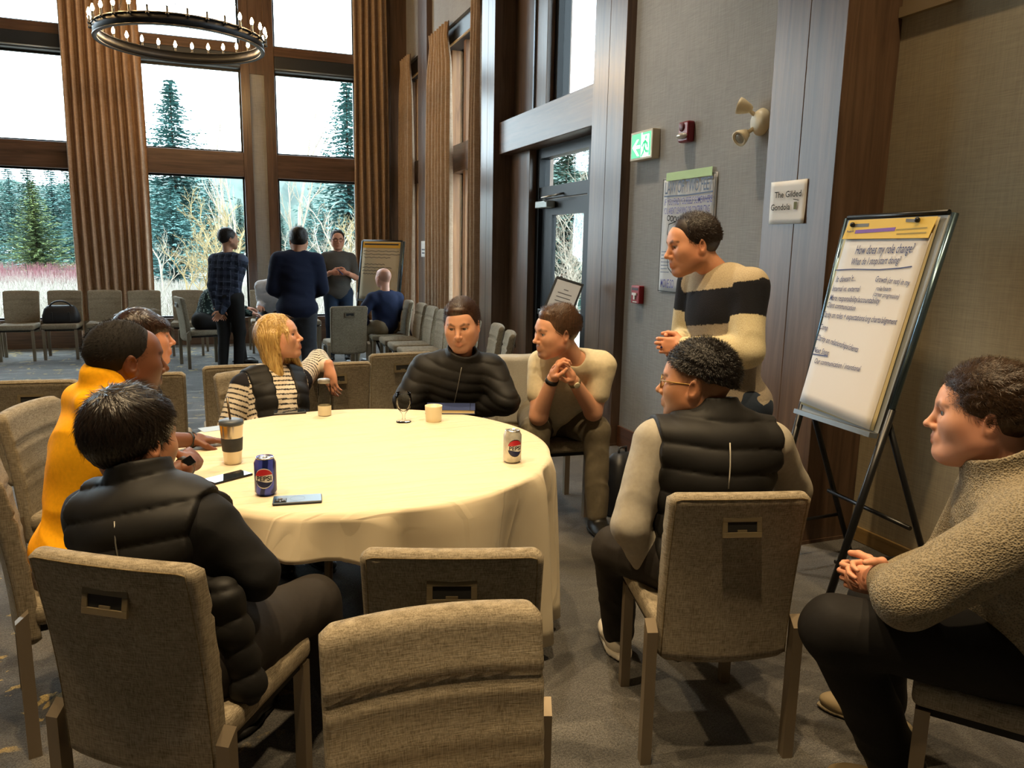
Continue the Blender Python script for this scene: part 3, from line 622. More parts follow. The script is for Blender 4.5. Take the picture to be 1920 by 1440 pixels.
mc=B().lathe([(.018,.03),(.020,.045),(.011,.048),(.011,.115),(.013,.118),(0,.118)],10).mesh('candle',True); mc.materials.append(M_iron)
mb=B().lathe([(.008,.118),(.017,.134),(.020,.150),(.013,.176),(.004,.196),(0,.198)],10).mesh('bulb',True); mb.materials.append(M_bulb)
for k in range(30):
    a=2*PI*k/30; q=inst(mc,'candle',r,((R+.03)*math.cos(a),(R+.03)*math.sin(a),0)); inst(mb,'bulb',q)
    B().tube([((R)*math.cos(a),(R)*math.sin(a),.02),((R+.03)*math.cos(a),(R+.03)*math.sin(a),.035)],.007,6).done('bracket',M_iron,r) if k%1==0 else None
for k in range(3):
    a=2*PI*k/3+.5; b=B(); p0=Vector((R*.98*math.cos(a),R*.98*math.sin(a),.06)); p1=Vector((.05*math.cos(a),.05*math.sin(a),6.2-c[2])); L=(p1-p0).length; nl=int(L/.055); d=(p1-p0)/L
    for i in range(nl):
        m=p0+d*(i+.5)*L/nl; sd=Vector((-math.sin(a),math.cos(a),0)) if i%2 else d.cross(Vector((-math.sin(a),math.cos(a),0))); b.tube([m+d*.030*math.cos(t)+sd*.010*math.sin(t) for t in np.linspace(0,2*PI,7)],.0028,4)
    b.done('chain',M_iron,r)
# ---- flip charts
def easel(TL,TR_,BL,BR,rearL,rearR,label,pad,header,ink,lines,big):
    TL,TR_,BL,BR=[np.asarray(q,float) for q in (TL,TR_,BL,BR)]; bs=np.array([(BL+BR)[0]/2,(BL+BR)[1]/2,0.]); r=empty('flip_chart',tuple(bs),label,'flip chart')
    x=nrm(TR_-TL); n=nrm(np.cross(TR_-TL,TL-BL)); up=np.cross(n,x); M_rail=plain('easel_rail','5f7480',.25,.85); M_blk2=plain('easel_black','111214',.35)
    b=B(); b.loft([[tuple(q-n*o-bs) for q in (BL,BR,TR_,TL)] for o in (.024,.010)]); b.done('board',plain('board_grey','8a8f92',.5),r)
    for T_,Bo,nm in ((TL,BL,-1),(TR_,BR,1)):
        foot=Bo+(Bo-T_)*(Bo[2]/(T_[2]-Bo[2])); a=T_+x*nm*.020+up*.01-n*.022
        b=B(); b.tube([tuple(a-bs),tuple(Bo+x*nm*.020-n*.022-bs)],.015,8); b.done('side_rail',M_rail,r,smooth=True)
        B().tube([tuple(Bo+(T_-Bo)*.12+x*nm*.020-n*.024-bs),tuple(foot+x*nm*.020-n*.012-bs+V3(0,0,.012))],.017,8).done('front_leg',M_blk2,r,smooth=True)
        B().tube([tuple(foot+x*nm*.020-n*.012-bs+V3(0,0,.03)),tuple(foot+x*nm*.020-n*.012-bs)],.020,8).done('rubber_foot',M_blk2,r)
    B().tube([tuple(TL+up*.012-n*.01-bs),tuple(TR_+up*.012-n*.01-bs)],.012,8).done('top_rail',M_blk2,r)
    for f_,Bo,T_ in ((rearL,BL,TL),(rearR,BR,TR_)): B().tube([tuple(Bo+(T_-Bo)*.08-n*.03-bs),tuple(np.asarray(f_)-bs)],.014,8).done('rear_leg',M_blk2,r,smooth=True)
    rm=[np.asarray(f_)*.55+(Bo)*.45-bs for f_,Bo in ((rearL,BL),(rearR,BR))]; B().tube([tuple(q) for q in rm],.011,8).done('rear_stretcher',M_blk2,r)
    for f_,Bo,T_ in ((rearL,BL,TL),(rearR,BR,TR_)):
        foot=Bo+(Bo-T_)*(Bo[2]/(T_[2]-Bo[2])); B().tube([tuple(foot*.72+Bo*.28-bs),tuple(np.asarray(f_)*.72+Bo*.28-bs)],.009,8).done('spreader_bar',M_blk2,r)
    B().box(-.5,.5,-.5,.5,-.5,.5,M=frame((BL+BR)/2-up*.012-n*.0+n*.012-bs,x,up)@Matrix.Diagonal((np.linalg.norm(BR-BL),.022,.045,1))).done('pen_tray',plain('tray_grey','7c848a',.4,.5),r)
    return r,bs,x,up,n
TL=K(1587,412,3.72); TRr=K(1775,402,3.15); BL=K(1500,768,3.80); BR=planepx(1643,812,TL,nrm(np.cross(TRr-TL,TL-BL)))
r,bs,x,up,n=easel(TL,TRr,BL,BR,V3(3.10,2.95,.01),V3(3.03,2.36,.01),'flip chart easel with handwritten notes on how a role changes, beside the near column',None,None,None,None,1)
W=lambda px,py: planepx(px,py,TL+n*.004,n)
def sheet(name,a,b_,c_,d_,mat,off,wave=.004):
    a,b_,c_,d_=[np.asarray(q) for q in (a,b_,c_,d_)]; nu,nv=10,16; V=[]
    for j in range(nv+1):
        for i in range(nu+1):
            u,v=i/nu,j/nv; p=a*(1-u)*(1-v)+b_*u*(1-v)+c_*u*v+d_*(1-u)*v; V.append(p+n*(off+wave*math.sin(5*v+2*u)*math.sin(9*v)*v)-bs)
    me=mesh_np(name,V,np.array([(j*(nu+1)+i,(j+1)*(nu+1)+i,(j+1)*(nu+1)+i+1,j*(nu+1)+i+1) for j in range(nv) for i in range(nu)])); me.materials.append(mat); o=link(bpy.data.objects.new(name,me),r); md=o.modifiers.new('s','SOLIDIFY'); md.thickness=.0012; md.offset=-1; return o
M_flip=plain('flip_paper','d8d4d0',.8)
sheet('back_sheets',W(1590,416),W(1762,406),W(1636,808),W(1500,757),plain('pad_edge','c4b68c',.8),-.003,0)
sheet('paper_sheet',W(1587,447),W(1748,437),W(1630,806),W(1499,752),M_flip,.001,.0015)
slab('pad_header',W(1582,449)+n*.010,W(1744,447)+n*.010,W(1596,414)+n*.010,.003,plain('header_yellow','e2bd55',.7),r,bs)
slab('purple_band',W(1606,439)+n*.0115,W(1681,434)+n*.0115,W(1608,432.5)+n*.0115,.001,plain('band_purple','7a4aa0',.6),r,bs)
line_text('lettering','Post-it',W(1591,437),W(1604,436),up,.010,M_ink,r,0,.01,bs,.011); 
for (a,c) in (((1684,432),(1742,428)),((1685,440),(1740,437))): strip('header_print',[W(*a),W(*c)],.006,n,plain('print_tan','a08a4a',.7),r,bs,.0112)
for px,py in ((1604,423),(1726,414)):
    o=slab('header_slot',W(px-2,py+4)+n*.0112,W(px+28 if px<1650 else px-24,py+3)+n*.0112,W(px-1,py-2)+n*.0112,.0008,plain('slot_grey','6a6a66',.6),r,bs); B().sphere(tuple(W(px,py)+n*.018-bs),.012,seg=12).done('clamp_knob',plain('knob_black','101010',.4),r)
notes=[('How does my role change?',(1604,477),(1714,474),26),('What do I stop/start doing?',(1597,497),(1689,494),20),('It doesn\'t...',(1568,529),(1605,527),17),('Growth (or not) in my',(1642,528),(1706,536),17),('role/team',(1643,545),(1671,546),14),('(career progression)',(1638,555),(1686,561),14),('Internal vs. external',(1561,546),(1613,547),16),('More responsibility/accountability',(1556,563),(1650,570),17),
 ('Client communication',(1551,576),(1604,583),16),('Clarity on roles + expectations/org charts/alignment',(1543,594),(1682,609),17),('Comp',(1538,617),(1552,620),16),('Clarity on relationships/clients',(1532,637),(1609,661),17),('Next Steps',(1526,660),(1554,667),17),('Our communication / intentional',(1528,681),(1614,697),16)]
for s_,a,c_,h in notes:
    P0,P1=W(*a),W(*c_); hh=np.linalg.norm(W(a[0],a[1]-h)-P0)*.62; line_text('handwriting',s_,P0,P1,up,hh,M_ink,r,.3,.002,bs,.0045)
strip('ruled_line',[W(1567,507),W(1600,505),W(1650,506),W(1690,503),W(1711,500)],.005,n,M_ink,r,bs,.0045); strip('ruled_line',[W(1525,664),W(1553,668)],.005,n,M_ink,r,bs,.0045)
# far flip chart
ctr=K(712,508,10.7); ang=math.radians(11+37); xx=V3(math.cos(ang),-math.sin(ang),0); nn=V3(-math.sin(ang),-math.cos(ang),0); uu=nrm(V3(0,0,1)-nn*.16)
hw,hh=.335,.41; C0=ctr; TL=C0-xx*hw+uu*hh; TRr=C0+xx*hw+uu*hh; BL=C0-xx*hw-uu*hh; BR=C0+xx*hw-uu*hh
r,bs,x,up,n=easel(TL,TRr,BL,BR,V3(*(C0-xx*hw-nn*.45)[:2],.01),V3(*(C0+xx*hw-nn*.45)[:2],.01),'far flip chart with yellow header beside the man in grey polo',None,None,None,None,0)
sheet('paper_sheet',TL+x*.015,TRr-x*.015,BR-x*.015+up*.01,BL+x*.015+up*.01,plain('flip_paper_cream','c7b694',.8),.004,.002); slab('pad_header',TL+x*.015-up*.09+n*.008,TRr-x*.015-up*.09+n*.008,TL+x*.015-up*.01+n*.008,.002,plain('header_yellow2','d8a520',.7),r,bs)
strip('clamp_bar',[TL+x*.05-up*.04,TRr-x*.05-up*.04],.02,n,M_print,r,bs,.010)
for i,(a,c_) in enumerate(((.05,.95),(.05,.98),(.08,.75),(.10,.62),(.06,.80),(.06,.55),(.08,.45))): q=TL-up*(.135+.045*i+(.05 if i>2 else 0)); strip('handwriting_line',[q+x*.67*(a+ (c_-a)*k/14)+up*.006*math.sin(k*2.3+i) for k in range(15)],.008,n,plain('marker_grey','5a554c',.7),r,bs,.008)
# ---- sign stand by the door
c=K(1057,556,6.3); bsv=np.array([c[0]+.05,c[1],0]); r=empty('sign_stand',tuple(bsv),'black floor stand holding a tilted framed white notice by the door','sign stand'); x=nrm(V3(.93,-.36,0)); nz_=nrm(V3(-.36,-.93,0)*.75+V3(0,0,.55)); up=np.cross(nz_,x); up=nrm(up+x*.35); x=nrm(np.cross(up,nz_))
Mf=frame(c-bsv,x,up); b=B()
for a in ((-.12,.12,.15,.168),(-.12,.12,-.168,-.15),(-.12,-.105,-.15,.15),(.105,.12,-.15,.15)): b.box(a[0],a[1],a[2],a[3],-.008,.008,M=Mf)
b.done('sign_frame',M_dark,r); B().box(-.105,.105,-.15,.15,-.004,.002,M=Mf).done('notice_sheet',plain('notice_white','d8d8d8',.6),r)
for i,w in enumerate((.02,.06,.06,.06)): B().box(-w,w,.06-.04*i,.068-.04*i,.002,.003,M=Mf).done('print_line',plain('print_grey','6a6a70',.7),r)
B().tube([(c[0]-bsv[0]-.0,c[1]-bsv[1]+.02,c[2]-.05),(.0,.03,.02)],.014,10).done('pole',M_dark,r); B().lathe([(0,0),(.15,0),(.15,.012),(.02,.022),(0,.022)],28).done('base',M_dark,r)
# ---- black bag on a chair in the window row
r=empty('handbag',(-1.97,11.77,.477),'black leather handbag sitting on a window-row chair','bag',.05); M_bag=plain('bag_black','17181c',.5,var=.2)
rg=[]
for z,hx,hy in ((0,.21,.10),(.015,.225,.115),(.10,.220,.105),(.19,.19,.07),(.225,.16,.035),(.235,.14,.015)): rg.append([(a,c_,z) for a,c_ in rring(0,0,hx,hy,min(hx,hy)*.6,5)])
b=B(); b.loft(rg); b.done('bag_body',M_bag,r,smooth=True); B().tube([(.17*math.cos(t)*.75,-.03,.20+.09*math.sin(t)) for t in np.linspace(0,PI,13)],.011,8).done('handle',M_bag,r,smooth=True); B().tube([(-.20,-.08,.05),(0,-.112,.04),(.20,-.08,.05)],.004,6).done('seam',M_bag,r)
for sx in (-.1,.1): B().box(sx-.012,sx+.012,-.118,-.10,.02,.15,.004).done('strap',M_bag,r)
# ---- backpack on the floor by the cream t-shirt man
r=empty('backpack',(2.24,3.92,0),'black backpack standing on the carpet beside the man in cream t-shirt','bag',.3); rg=[]
for z,hx,hy in ((0,.11,.08),(.02,.125,.095),(.2,.12,.09),(.32,.10,.07),(.37,.06,.04),(.38,.03,.02)): rg.append([(a,c_,z) for a,c_ in rring(0,0,hx,hy,min(hx,hy)*.6,5)])
b=B(); b.loft(rg); b.done('pack_body',M_bag,r,smooth=True); b=B(); b.loft([[(a,c_-.085,z) for a,c_ in rring(0,0,hx,.035,.03,5)] for z,hx in ((.03,.08),(.05,.09),(.17,.088),(.19,.07))]); b.done('front_pocket',M_bag,r,smooth=True); B().tube([(-.03,0,.36),(-.03,0,.41),(.03,0,.41),(.03,0,.36)],.008,8).done('grab_loop',M_bag,r)
# ================================================================ people: signed-distance bodies meshed with surface nets
f32=np.float32
def nrm(v): v=np.asarray(v,float); return v/(np.linalg.norm(v)+1e-12)
def V3(*a): return np.array(a,float)
def rc(a,b,ra,rb,k=.02,op=1,tag=0):
    a=np.asarray(a,float); b=np.asarray(b,float); c=(a+b)/2; return ('rc',c,np.linalg.norm(b-a)/2+max(ra,rb),k,op,tag,(a,b,ra,rb))
def el(c,rad,R=None,k=.02,op=1,tag=0):
    c=np.asarray(c,float); R=np.eye(3) if R is None else np.asarray(R); return ('el',c,max(rad),k,op,tag,(R,np.asarray(rad,float)))
def bx(c,half,rr,R=None,k=.02,op=1,tag=0):
    c=np.asarray(c,float); R=np.eye(3) if R is None else np.asarray(R); return ('bx',c,float(np.linalg.norm(half)),k,op,tag,(R,np.asarray(half,float),rr))
def cut(p,n,k=.004): return ('cut',np.asarray(p,float),0,k,0,0,(nrm(n),))
def pd(pr,P):
    q=pr[6]
    if pr[0]=='rc':
        a,b,ra,rb=q; ab=b-a; L2=max(ab@ab,1e-9); pa=P-a.astype(f32); t=np.clip(pa@ab.astype(f32)/f32(L2),0,1)
        e=pa-t[:,None]*ab.astype(f32); return np.sqrt((e*e).sum(1))-(ra+(rb-ra)*t),t*f32(math.sqrt(L2))
    if pr[0]=='el':
        R,rad=q; l=((P-pr[1].astype(f32))@R.T.astype(f32)); u=l/rad.astype(f32); k0=np.sqrt((u*u).sum(1))+f32(1e-6); w=u/rad.astype(f32); k1=np.sqrt((w*w).sum(1))+f32(1e-6)
        return k0*(k0-1)/k1,None
    if pr[0]=='bx':
        R,h,rr=q; l=np.abs((P-pr[1].astype(f32))@R.T.astype(f32))-(h-rr).astype(f32); o=np.maximum(l,0); return np.sqrt((o*o).sum(1))+np.minimum(l.max(1),0)-f32(rr),None
def sdf(prims,P,disp=None,info=False):
    N=len(P); D=np.full(N,9.,f32); A=np.zeros(N,f32); Tg=np.zeros(N,np.int32); best=np.full(N,9.,f32)
    for pr in prims:
        if pr[0]=='cut':
            D=np.maximum(D,(P-pr[1].astype(f32))@pr[6][0].astype(f32)); continue
        m=((P-pr[1].astype(f32))**2).sum(1)<f32((pr[2]+.09)**2)
        if not m.any(): continue
        idx=np.nonzero(m)[0]; d,t=pd(pr,P[idx]); c=D[idx]; k=pr[3]
        if pr[4]>0:
            h=np.clip(.5+.5*(c-d)/k,0,1); n=c*(1-h)+d*h-k*h*(1-h); n=np.where(c>8,d,n)
            if info:
                w=d<best[idx]; j=idx[w]; best[j]=d[w]; Tg[j]=pr[5]
                A[j]=t[w] if t is not None else 0
        else:
            h=np.clip(.5-.5*(c+d)/k,0,1); n=c*(1-h)+(-d)*h+k*h*(1-h)
        D[idx]=n
    if disp is not None:
        m=np.abs(D)<.12
        if m.any(): D[m]=D[m]+disp(P[m]).astype(f32)
    return (D,A,Tg) if info else D
def nets(prims,h,disp=None,lo=None,hi=None,pad=.03,slack=.02):
    if lo is None:
        pos=[p for p in prims if p[0]!='cut' and p[4]>0]; lo=np.min([p[1]-p[2] for p in pos],0)-pad; hi=np.max([p[1]+p[2] for p in pos],0)+pad
    BS=8; nb=np.ceil((hi-lo)/(h*BS)).astype(int); n=nb*BS
    bc=[lo[i]+(np.arange(nb[i])+.5)*BS*h for i in range(3)]
    G=np.stack(np.meshgrid(*bc,indexing='ij'),-1).reshape(-1,3).astype(f32); Dc=sdf(prims,G)
    act=np.abs(Dc)<BS*h*.866+slack
    D=np.repeat(np.repeat(np.repeat(np.where(Dc<0,f32(-1),f32(1)).reshape(nb),BS,0),BS,1),BS,2)
    ai=np.nonzero(act)[0]
    if len(ai)==0: return np.zeros((0,3)),np.zeros((0,4),int)
    bi=np.stack(np.unravel_index(ai,nb),1)*BS; off=np.stack(np.meshgrid(*[np.arange(BS)]*3,indexing='ij'),-1).reshape(-1,3)
    I=(bi[:,None,:]+off[None]).reshape(-1,3)
    P=(lo+I*h+.0).astype(f32); D[I[:,0],I[:,1],I[:,2]]=sdf(prims,P,disp)
    ins=D<0; nx,ny,nz=n
    c=np.zeros((nx-1,ny-1,nz-1),np.int8)
    sl=lambda o,m:slice(o,m-1+o)
    for i in (0,1):
        for j in (0,1):
            for k in (0,1): c+=ins[sl(i,nx),sl(j,ny),sl(k,nz)]
    A=np.argwhere((c>0)&(c<8)); idx=np.full(c.shape,-1,np.int32); idx[A[:,0],A[:,1],A[:,2]]=np.arange(len(A))
    acc=np.zeros((len(A),3)); cnt=np.zeros(len(A))
    cor=[(i,j,k) for i in (0,1) for j in (0,1) for k in (0,1)]
    val={q:D[A[:,0]+q[0],A[:,1]+q[1],A[:,2]+q[2]] for q in cor}
    for q in cor:
        for ax in range(3):
            if q[ax]: continue
            r=list(q); r[ax]=1; a=val[q]; b=val[tuple(r)]; m=(a<0)!=(b<0)
            t=np.where(m,a/(a-b+1e-12),0); p=np.tile(np.array(q,float),(len(A),1)); p[:,ax]+=t; acc[m]+=p[m]; cnt[m]+=1
    V=lo+(A+acc/cnt[:,None])*h
    F=[]
    for ax in range(3):
        s0=[slice(None)]*3; s1=[slice(None)]*3; s0[ax]=slice(0,-1); s1[ax]=slice(1,None)
        a=ins[tuple(s0)]; b=ins[tuple(s1)]; E=np.argwhere(a!=b); u,v=(ax+1)%3,(ax+2)%3
        E=E[(E[:,u]>0)&(E[:,v]>0)&(E[:,u]<n[u]-1)&(E[:,v]<n[v]-1)]
        o=[]
        for du,dv in ((1,1),(0,1),(0,0),(1,0)):
            Q=E.copy(); Q[:,u]-=du; Q[:,v]-=dv; o.append(idx[Q[:,0],Q[:,1],Q[:,2]])
        q=np.stack(o,1); fl=a[E[:,0],E[:,1],E[:,2]]; q[~fl]=q[~fl][:,::-1]; F.append(q)
    F=np.concatenate(F); F=F[(F>=0).all(1)]; return V,F
def relax(V,F,it=2,w=.5):
    E=np.concatenate([F[:,[0,1]],F[:,[1,2]],F[:,[2,3]],F[:,[3,0]]]); n=len(V)
    for _ in range(it):
        cnt=np.bincount(E[:,0],minlength=n)+np.bincount(E[:,1],minlength=n)
        s=np.stack([np.bincount(E[:,0],V[E[:,1],i],n)+np.bincount(E[:,1],V[E[:,0],i],n) for i in range(3)],1)
        V=V*(1-w)+w*s/np.maximum(cnt,1)[:,None]
    return V
def vnorm(V,F):
    n=np.cross(V[F[:,2]]-V[F[:,0]],V[F[:,3]]-V[F[:,1]]); N=np.zeros_like(V)
    for i in range(4): np.add.at(N,F[:,i],n)
    return N/(np.linalg.norm(N,axis=1)[:,None]+1e-12)
_ng=np.random.default_rng(5)
def wob(seed,freq,n=5,aniso=(1,1,1)):
    g=np.random.default_rng(seed); W=g.normal(size=(n,3))*np.array(aniso)*freq; ph=g.uniform(0,6.28,n)
    def fn(P): return np.sin(P@W.T.astype(f32)+ph.astype(f32)).sum(1)/n
    return fn
def ik(a,b,l1,l2,hint):
    a=np.asarray(a,float); b=np.asarray(b,float); d=b-a; L=np.linalg.norm(d); L2=min(L,(l1+l2)*.995); u=d/L
    if L>L2: l1,l2=l1*L/L2,l2*L/L2; L2=L*.995
    x=(l1*l1-l2*l2+L2*L2)/(2*L2); h=math.sqrt(max(l1*l1-x*x,1e-5)); w=np.asarray(hint,float); w=w-u*(w@u); return a+u*x+nrm(w)*h
def hfwd(h,p=0): h=math.radians(h); p=math.radians(p); return V3(math.sin(h)*math.cos(p),math.cos(h)*math.cos(p),math.sin(p))
def hright(h): h=math.radians(h); return V3(math.cos(h),-math.sin(h),0)
def hand_prims(w,d,n,th,curl=.5,sc=1.,tc=.3,spread=1.):
    """w wrist, d finger direction, n the way the palm faces, th the thumb side"""
    d=nrm(d); n=nrm(n-d*(np.dot(n,d))); th=nrm(th-d*np.dot(th,d)-n*np.dot(th,n)); P=[]
    R=np.stack([d,th,n]); P.append(el(w+d*.050*sc,(.056*sc,.040*sc,.0165*sc),R,.012)); P.append(rc(w-d*.03*sc,w+d*.03*sc,.026*sc,.027*sc,.02))
    P.append(rc(w+d*.055*sc+th*.024*sc,w+d*.085*sc+th*.026*sc,.0125*sc,.0105*sc,.01)); P.append(rc(w+d*.05*sc-th*.022*sc,w+d*.08*sc-th*.026*sc,.0125*sc,.0095*sc,.01))
    for i,(o,L,r) in enumerate(((.029,.070,.0085),(.0098,.079,.0088),(-.0098,.074,.0085),(-.028,.058,.0075))):
        c=curl[i] if hasattr(curl,'__len__') else curl*(1+.07*i); p=w+d*(.092-.004*abs(i-1))*sc+th*o*sc; a=0
        for s,(fr,da) in enumerate(((.46,.7),(.30,1.1),(.24,.8))):
            a+=c*da; dr=d*math.cos(a)+n*math.sin(a)+th*(o*1.6*spread*(1-min(1,c))); q=p+nrm(dr)*L*fr*sc; P.append(rc(p,q,r*sc*(1-.07*s),r*sc*(.95-.09*s),.003)); p=q
    p=w+d*.02*sc+th*.026*sc; dr=[nrm(d*.65+th*.75+n*(.2+tc*.5)),nrm(d*.9+th*.3*(1-tc)+n*(.3+tc*.6)),nrm(d*.95-th*.25*tc+n*(.2+tc*.6))]
    for v,L,r0,r1 in zip(dr,(.042,.034,.026),(.0145,.0115,.010),(.0118,.0104,.0085)): q=p+v*L*sc; P.append(rc(p,q,r0*sc,r1*sc,.006)); p=q
    return P
# ---- head in local coordinates (x right, y forward, z up; origin between the ears, chin at -.115)
def head_local(fem=0,fat=0.,ear=1,nose=1.,jaw=1.):
    P=[el((0,-.017,.030),(.077+.003*fat,.097,.088),k=.03), el((0,.030,-.032),(.060+.012*fat,.062,.078),k=.045)]
    P.append(el((0,.055,.045),(.055,.040,.045),k=.04))
    for s in (-1,1):
        P.append(rc((s*(.056+.007*fat),.000,-.055),(s*.022,.064,-.100),(.020+.010*fat)*jaw,.017*jaw,.035))
        P.append(el((s*.043,.060,-.014),(.024+.006*fat,.024,.022+.004*fat),k=.03)); P.append(el((s*(.036+.006*fat),.022,-.030),(.034,.050,.060),k=.04))
    P.append(el((0,.070,-.100),(.024*jaw,.020,.017),k=.022))
    if fat: P.append(el((0,.035,-.100),(.050,.05,.026),k=.04))
    P.append(rc((-.034,.086,.026),(.034,.086,.026),.010-.003*fem,.010-.003*fem,.02))
    for s in (-1,1): P.append(el((s*.033,.101,.008),(.018,.016,.0115),k=.016,op=-1))
    P.append(rc((0,.090,.016),(0,.109+.004*nose,-.026),.0075,.0105*nose,.014))
    P.append(el((0,.112+.004*nose,-.030),(.0115*nose,.0105,.0095),k=.006))
    for s in (-1,1): P.append(el((s*.0125*nose,.102,-.034),(.0075,.0095,.0075),k=.006))
    P.append(el((0,.086,-.060),(.026,.016,.020),k=.018))
    P.append(rc((-.021,.086,-.0635),(0,.0985,-.0605),.0045,.0062,.005)); P.append(rc((.021,.086,-.0635),(0,.0985,-.0605),.0045,.0062,.005))
    P.append(rc((-.019,.086,-.0695),(.0,.0965,-.0735),.0045,.0072,.005)); P.append(rc((.019,.086,-.0695),(0,.0965,-.0735),.0045,.0072,.005))
    for s in (-1,1):   # eyelids
        e=V3(s*.0325,.0795,.0085)
        P.append(el(e+V3(0,.0014,.0084),(.0152,.0141,.0078),k=.003)); P.append(el(e+V3(0,.0002,-.0112),(.0145,.0130,.0062),k=.003))
    if ear:
        for s in (-1,1):
            a=math.radians(16); R=np.array([[math.cos(.45),s*math.sin(.45)*-1,0],[s*math.sin(.45),math.cos(.45),0],[0,0,1]])
            P.append(el((s*.083,-.014,-.002),(.0075,.021,.033),R,k=.008)); P.append(el((s*.091,-.008,.002),(.006,.011,.019),R,k=.004,op=-1)); P.append(el((s*.079,-.002,-.024),(.008,.010,.012),k=.008))
    return P
LIPS=[rc((-.020,.088,-.0635),(0,.100,-.0605),.006,.0075),rc((.020,.088,-.0635),(0,.100,-.0605),.006,.0075),rc((-.018,.088,-.0695),(.0,.098,-.0735),.006,.0085),rc((.018,.088,-.0695),(0,.098,-.0735),.006,.0085)]
def head_M(h,p,r): # rows: right, fwd, up
    f=hfwd(h,p); x=hright(h); u=np.cross(x,f); r=math.radians(r); return np.stack([x*math.cos(r)+u*math.sin(r),f,u*math.cos(r)-x*math.sin(r)])
M_eyew=plain('eye_white','b5aaa2',.2); M_iris=plain('iris_brown','3a2a1c',.1); M_irisb=plain('iris_blue','53697a',.1); M_pup=plain('pupil','050505',.05)
def eye_mesh(ir):
    me=B().sphere((0,0,0),1,seg=20,M=Matrix.Rotation(-PI/2,4,'X')).mesh('eye',True)
    for m in (M_eyew,ir,M_pup): me.materials.append(m)
    for p in me.polygons: a=p.center.normalized().y; p.material_index=2 if a>.97 else 1 if a>.80 else 0
    return me
EYE={'brown':eye_mesh(M_iris),'blue':eye_mesh(M_irisb)}
M_skin=attrcol('skin',.5,0,spec=.35,sss=.12)
def hair_fn(st):
    """prims in head space for a hair cap; st holds the style"""
    P=[]; th=st.get('th',.012); ts=st.get('side',th*.7)
    P.append(el((0,-.020,.034+th*.35),(.0785+ts,.098+th*.8,.088+th),k=.02))
    for q in st.get('add',()): P.append(q)
    fr=st.get('front',.078); ft=st.get('fronty',.040)
    # everything forward of a sloping hairline is removed
    P.append(el((0,.125,st.get('cz',-.018)),(.085,st.get('cy',.082),fr+.018),k=.012,op=-1))
    P.append(el((0,.060,-.085),(.12,.062,st.get('temple',.075)),k=.010,op=-1))     # cheeks and ears
    P.append(cut((0,-.08,st.get('nape',-.055)),(0,st.get('nslope',.55),-1)))
    for q in st.get('post',()): P.append(q)
    return P
FLOWB=lambda p:np.c_[p[:,0]*.35,-.09*np.ones(len(p)),(p[:,2]-.03)*.25]
def strands(V,F,n,L,lift,w,crown,seed,flow=None,jit=.35,al=0):
    g=np.random.default_rng(seed); N=vnorm(V,F); ok=np.nonzero((N[:,2]>-.25)&~((N[:,1]>.5)&(N[:,2]<(.75 if not al else -.1))))[0]; ok=ok if len(ok)>50 else np.arange(len(V)); i=ok[g.integers(0,len(ok),n)]; p=V[i]; nn=N[i]
    t=p-np.array(crown) if flow is None else flow(p); t=t-nn*(t*nn).sum(1)[:,None]; t/=np.linalg.norm(t,axis=1)[:,None]+1e-9
    t=t+g.normal(size=t.shape)*jit; t-=nn*(t*nn).sum(1)[:,None]; t/=np.linalg.norm(t,axis=1)[:,None]+1e-9
    l=L*g.uniform(.5,1.2,n)[:,None]; lf=lift*g.uniform(.4,1.6,n)[:,None]
    s=np.cross(nn,t); m=p+t*l*.55+nn*(l*lf*.8-(l*.55)**2*5.); e=p+t*l+nn*(l*lf*.75-l*l*5.); p=p-nn*.001
    VV=np.stack([p-s*w,p+s*w,m+s*w*.8,m-s*w*.8,e+s*w*.15,e-s*w*.15],1).reshape(-1,3); b=np.arange(n)[:,None]*6
    FF=np.concatenate([b+np.array([[0,1,2,3]]),b+np.array([[3,2,4,5]])]); return VV,FF
def hair_mat(name,c,c2,rough=.42):
    if name in MATS: return MATS[name]
    t=NT(name); t.rough(rough); n=t.noise(t.coords((160,160,14)),1,3); t.col(t.ramp(n,[(.3,c2),(.7,c)])); t.p.inputs['Specular IOR Level'].default_value=.45
    MATS[name]=t.m; return t.m
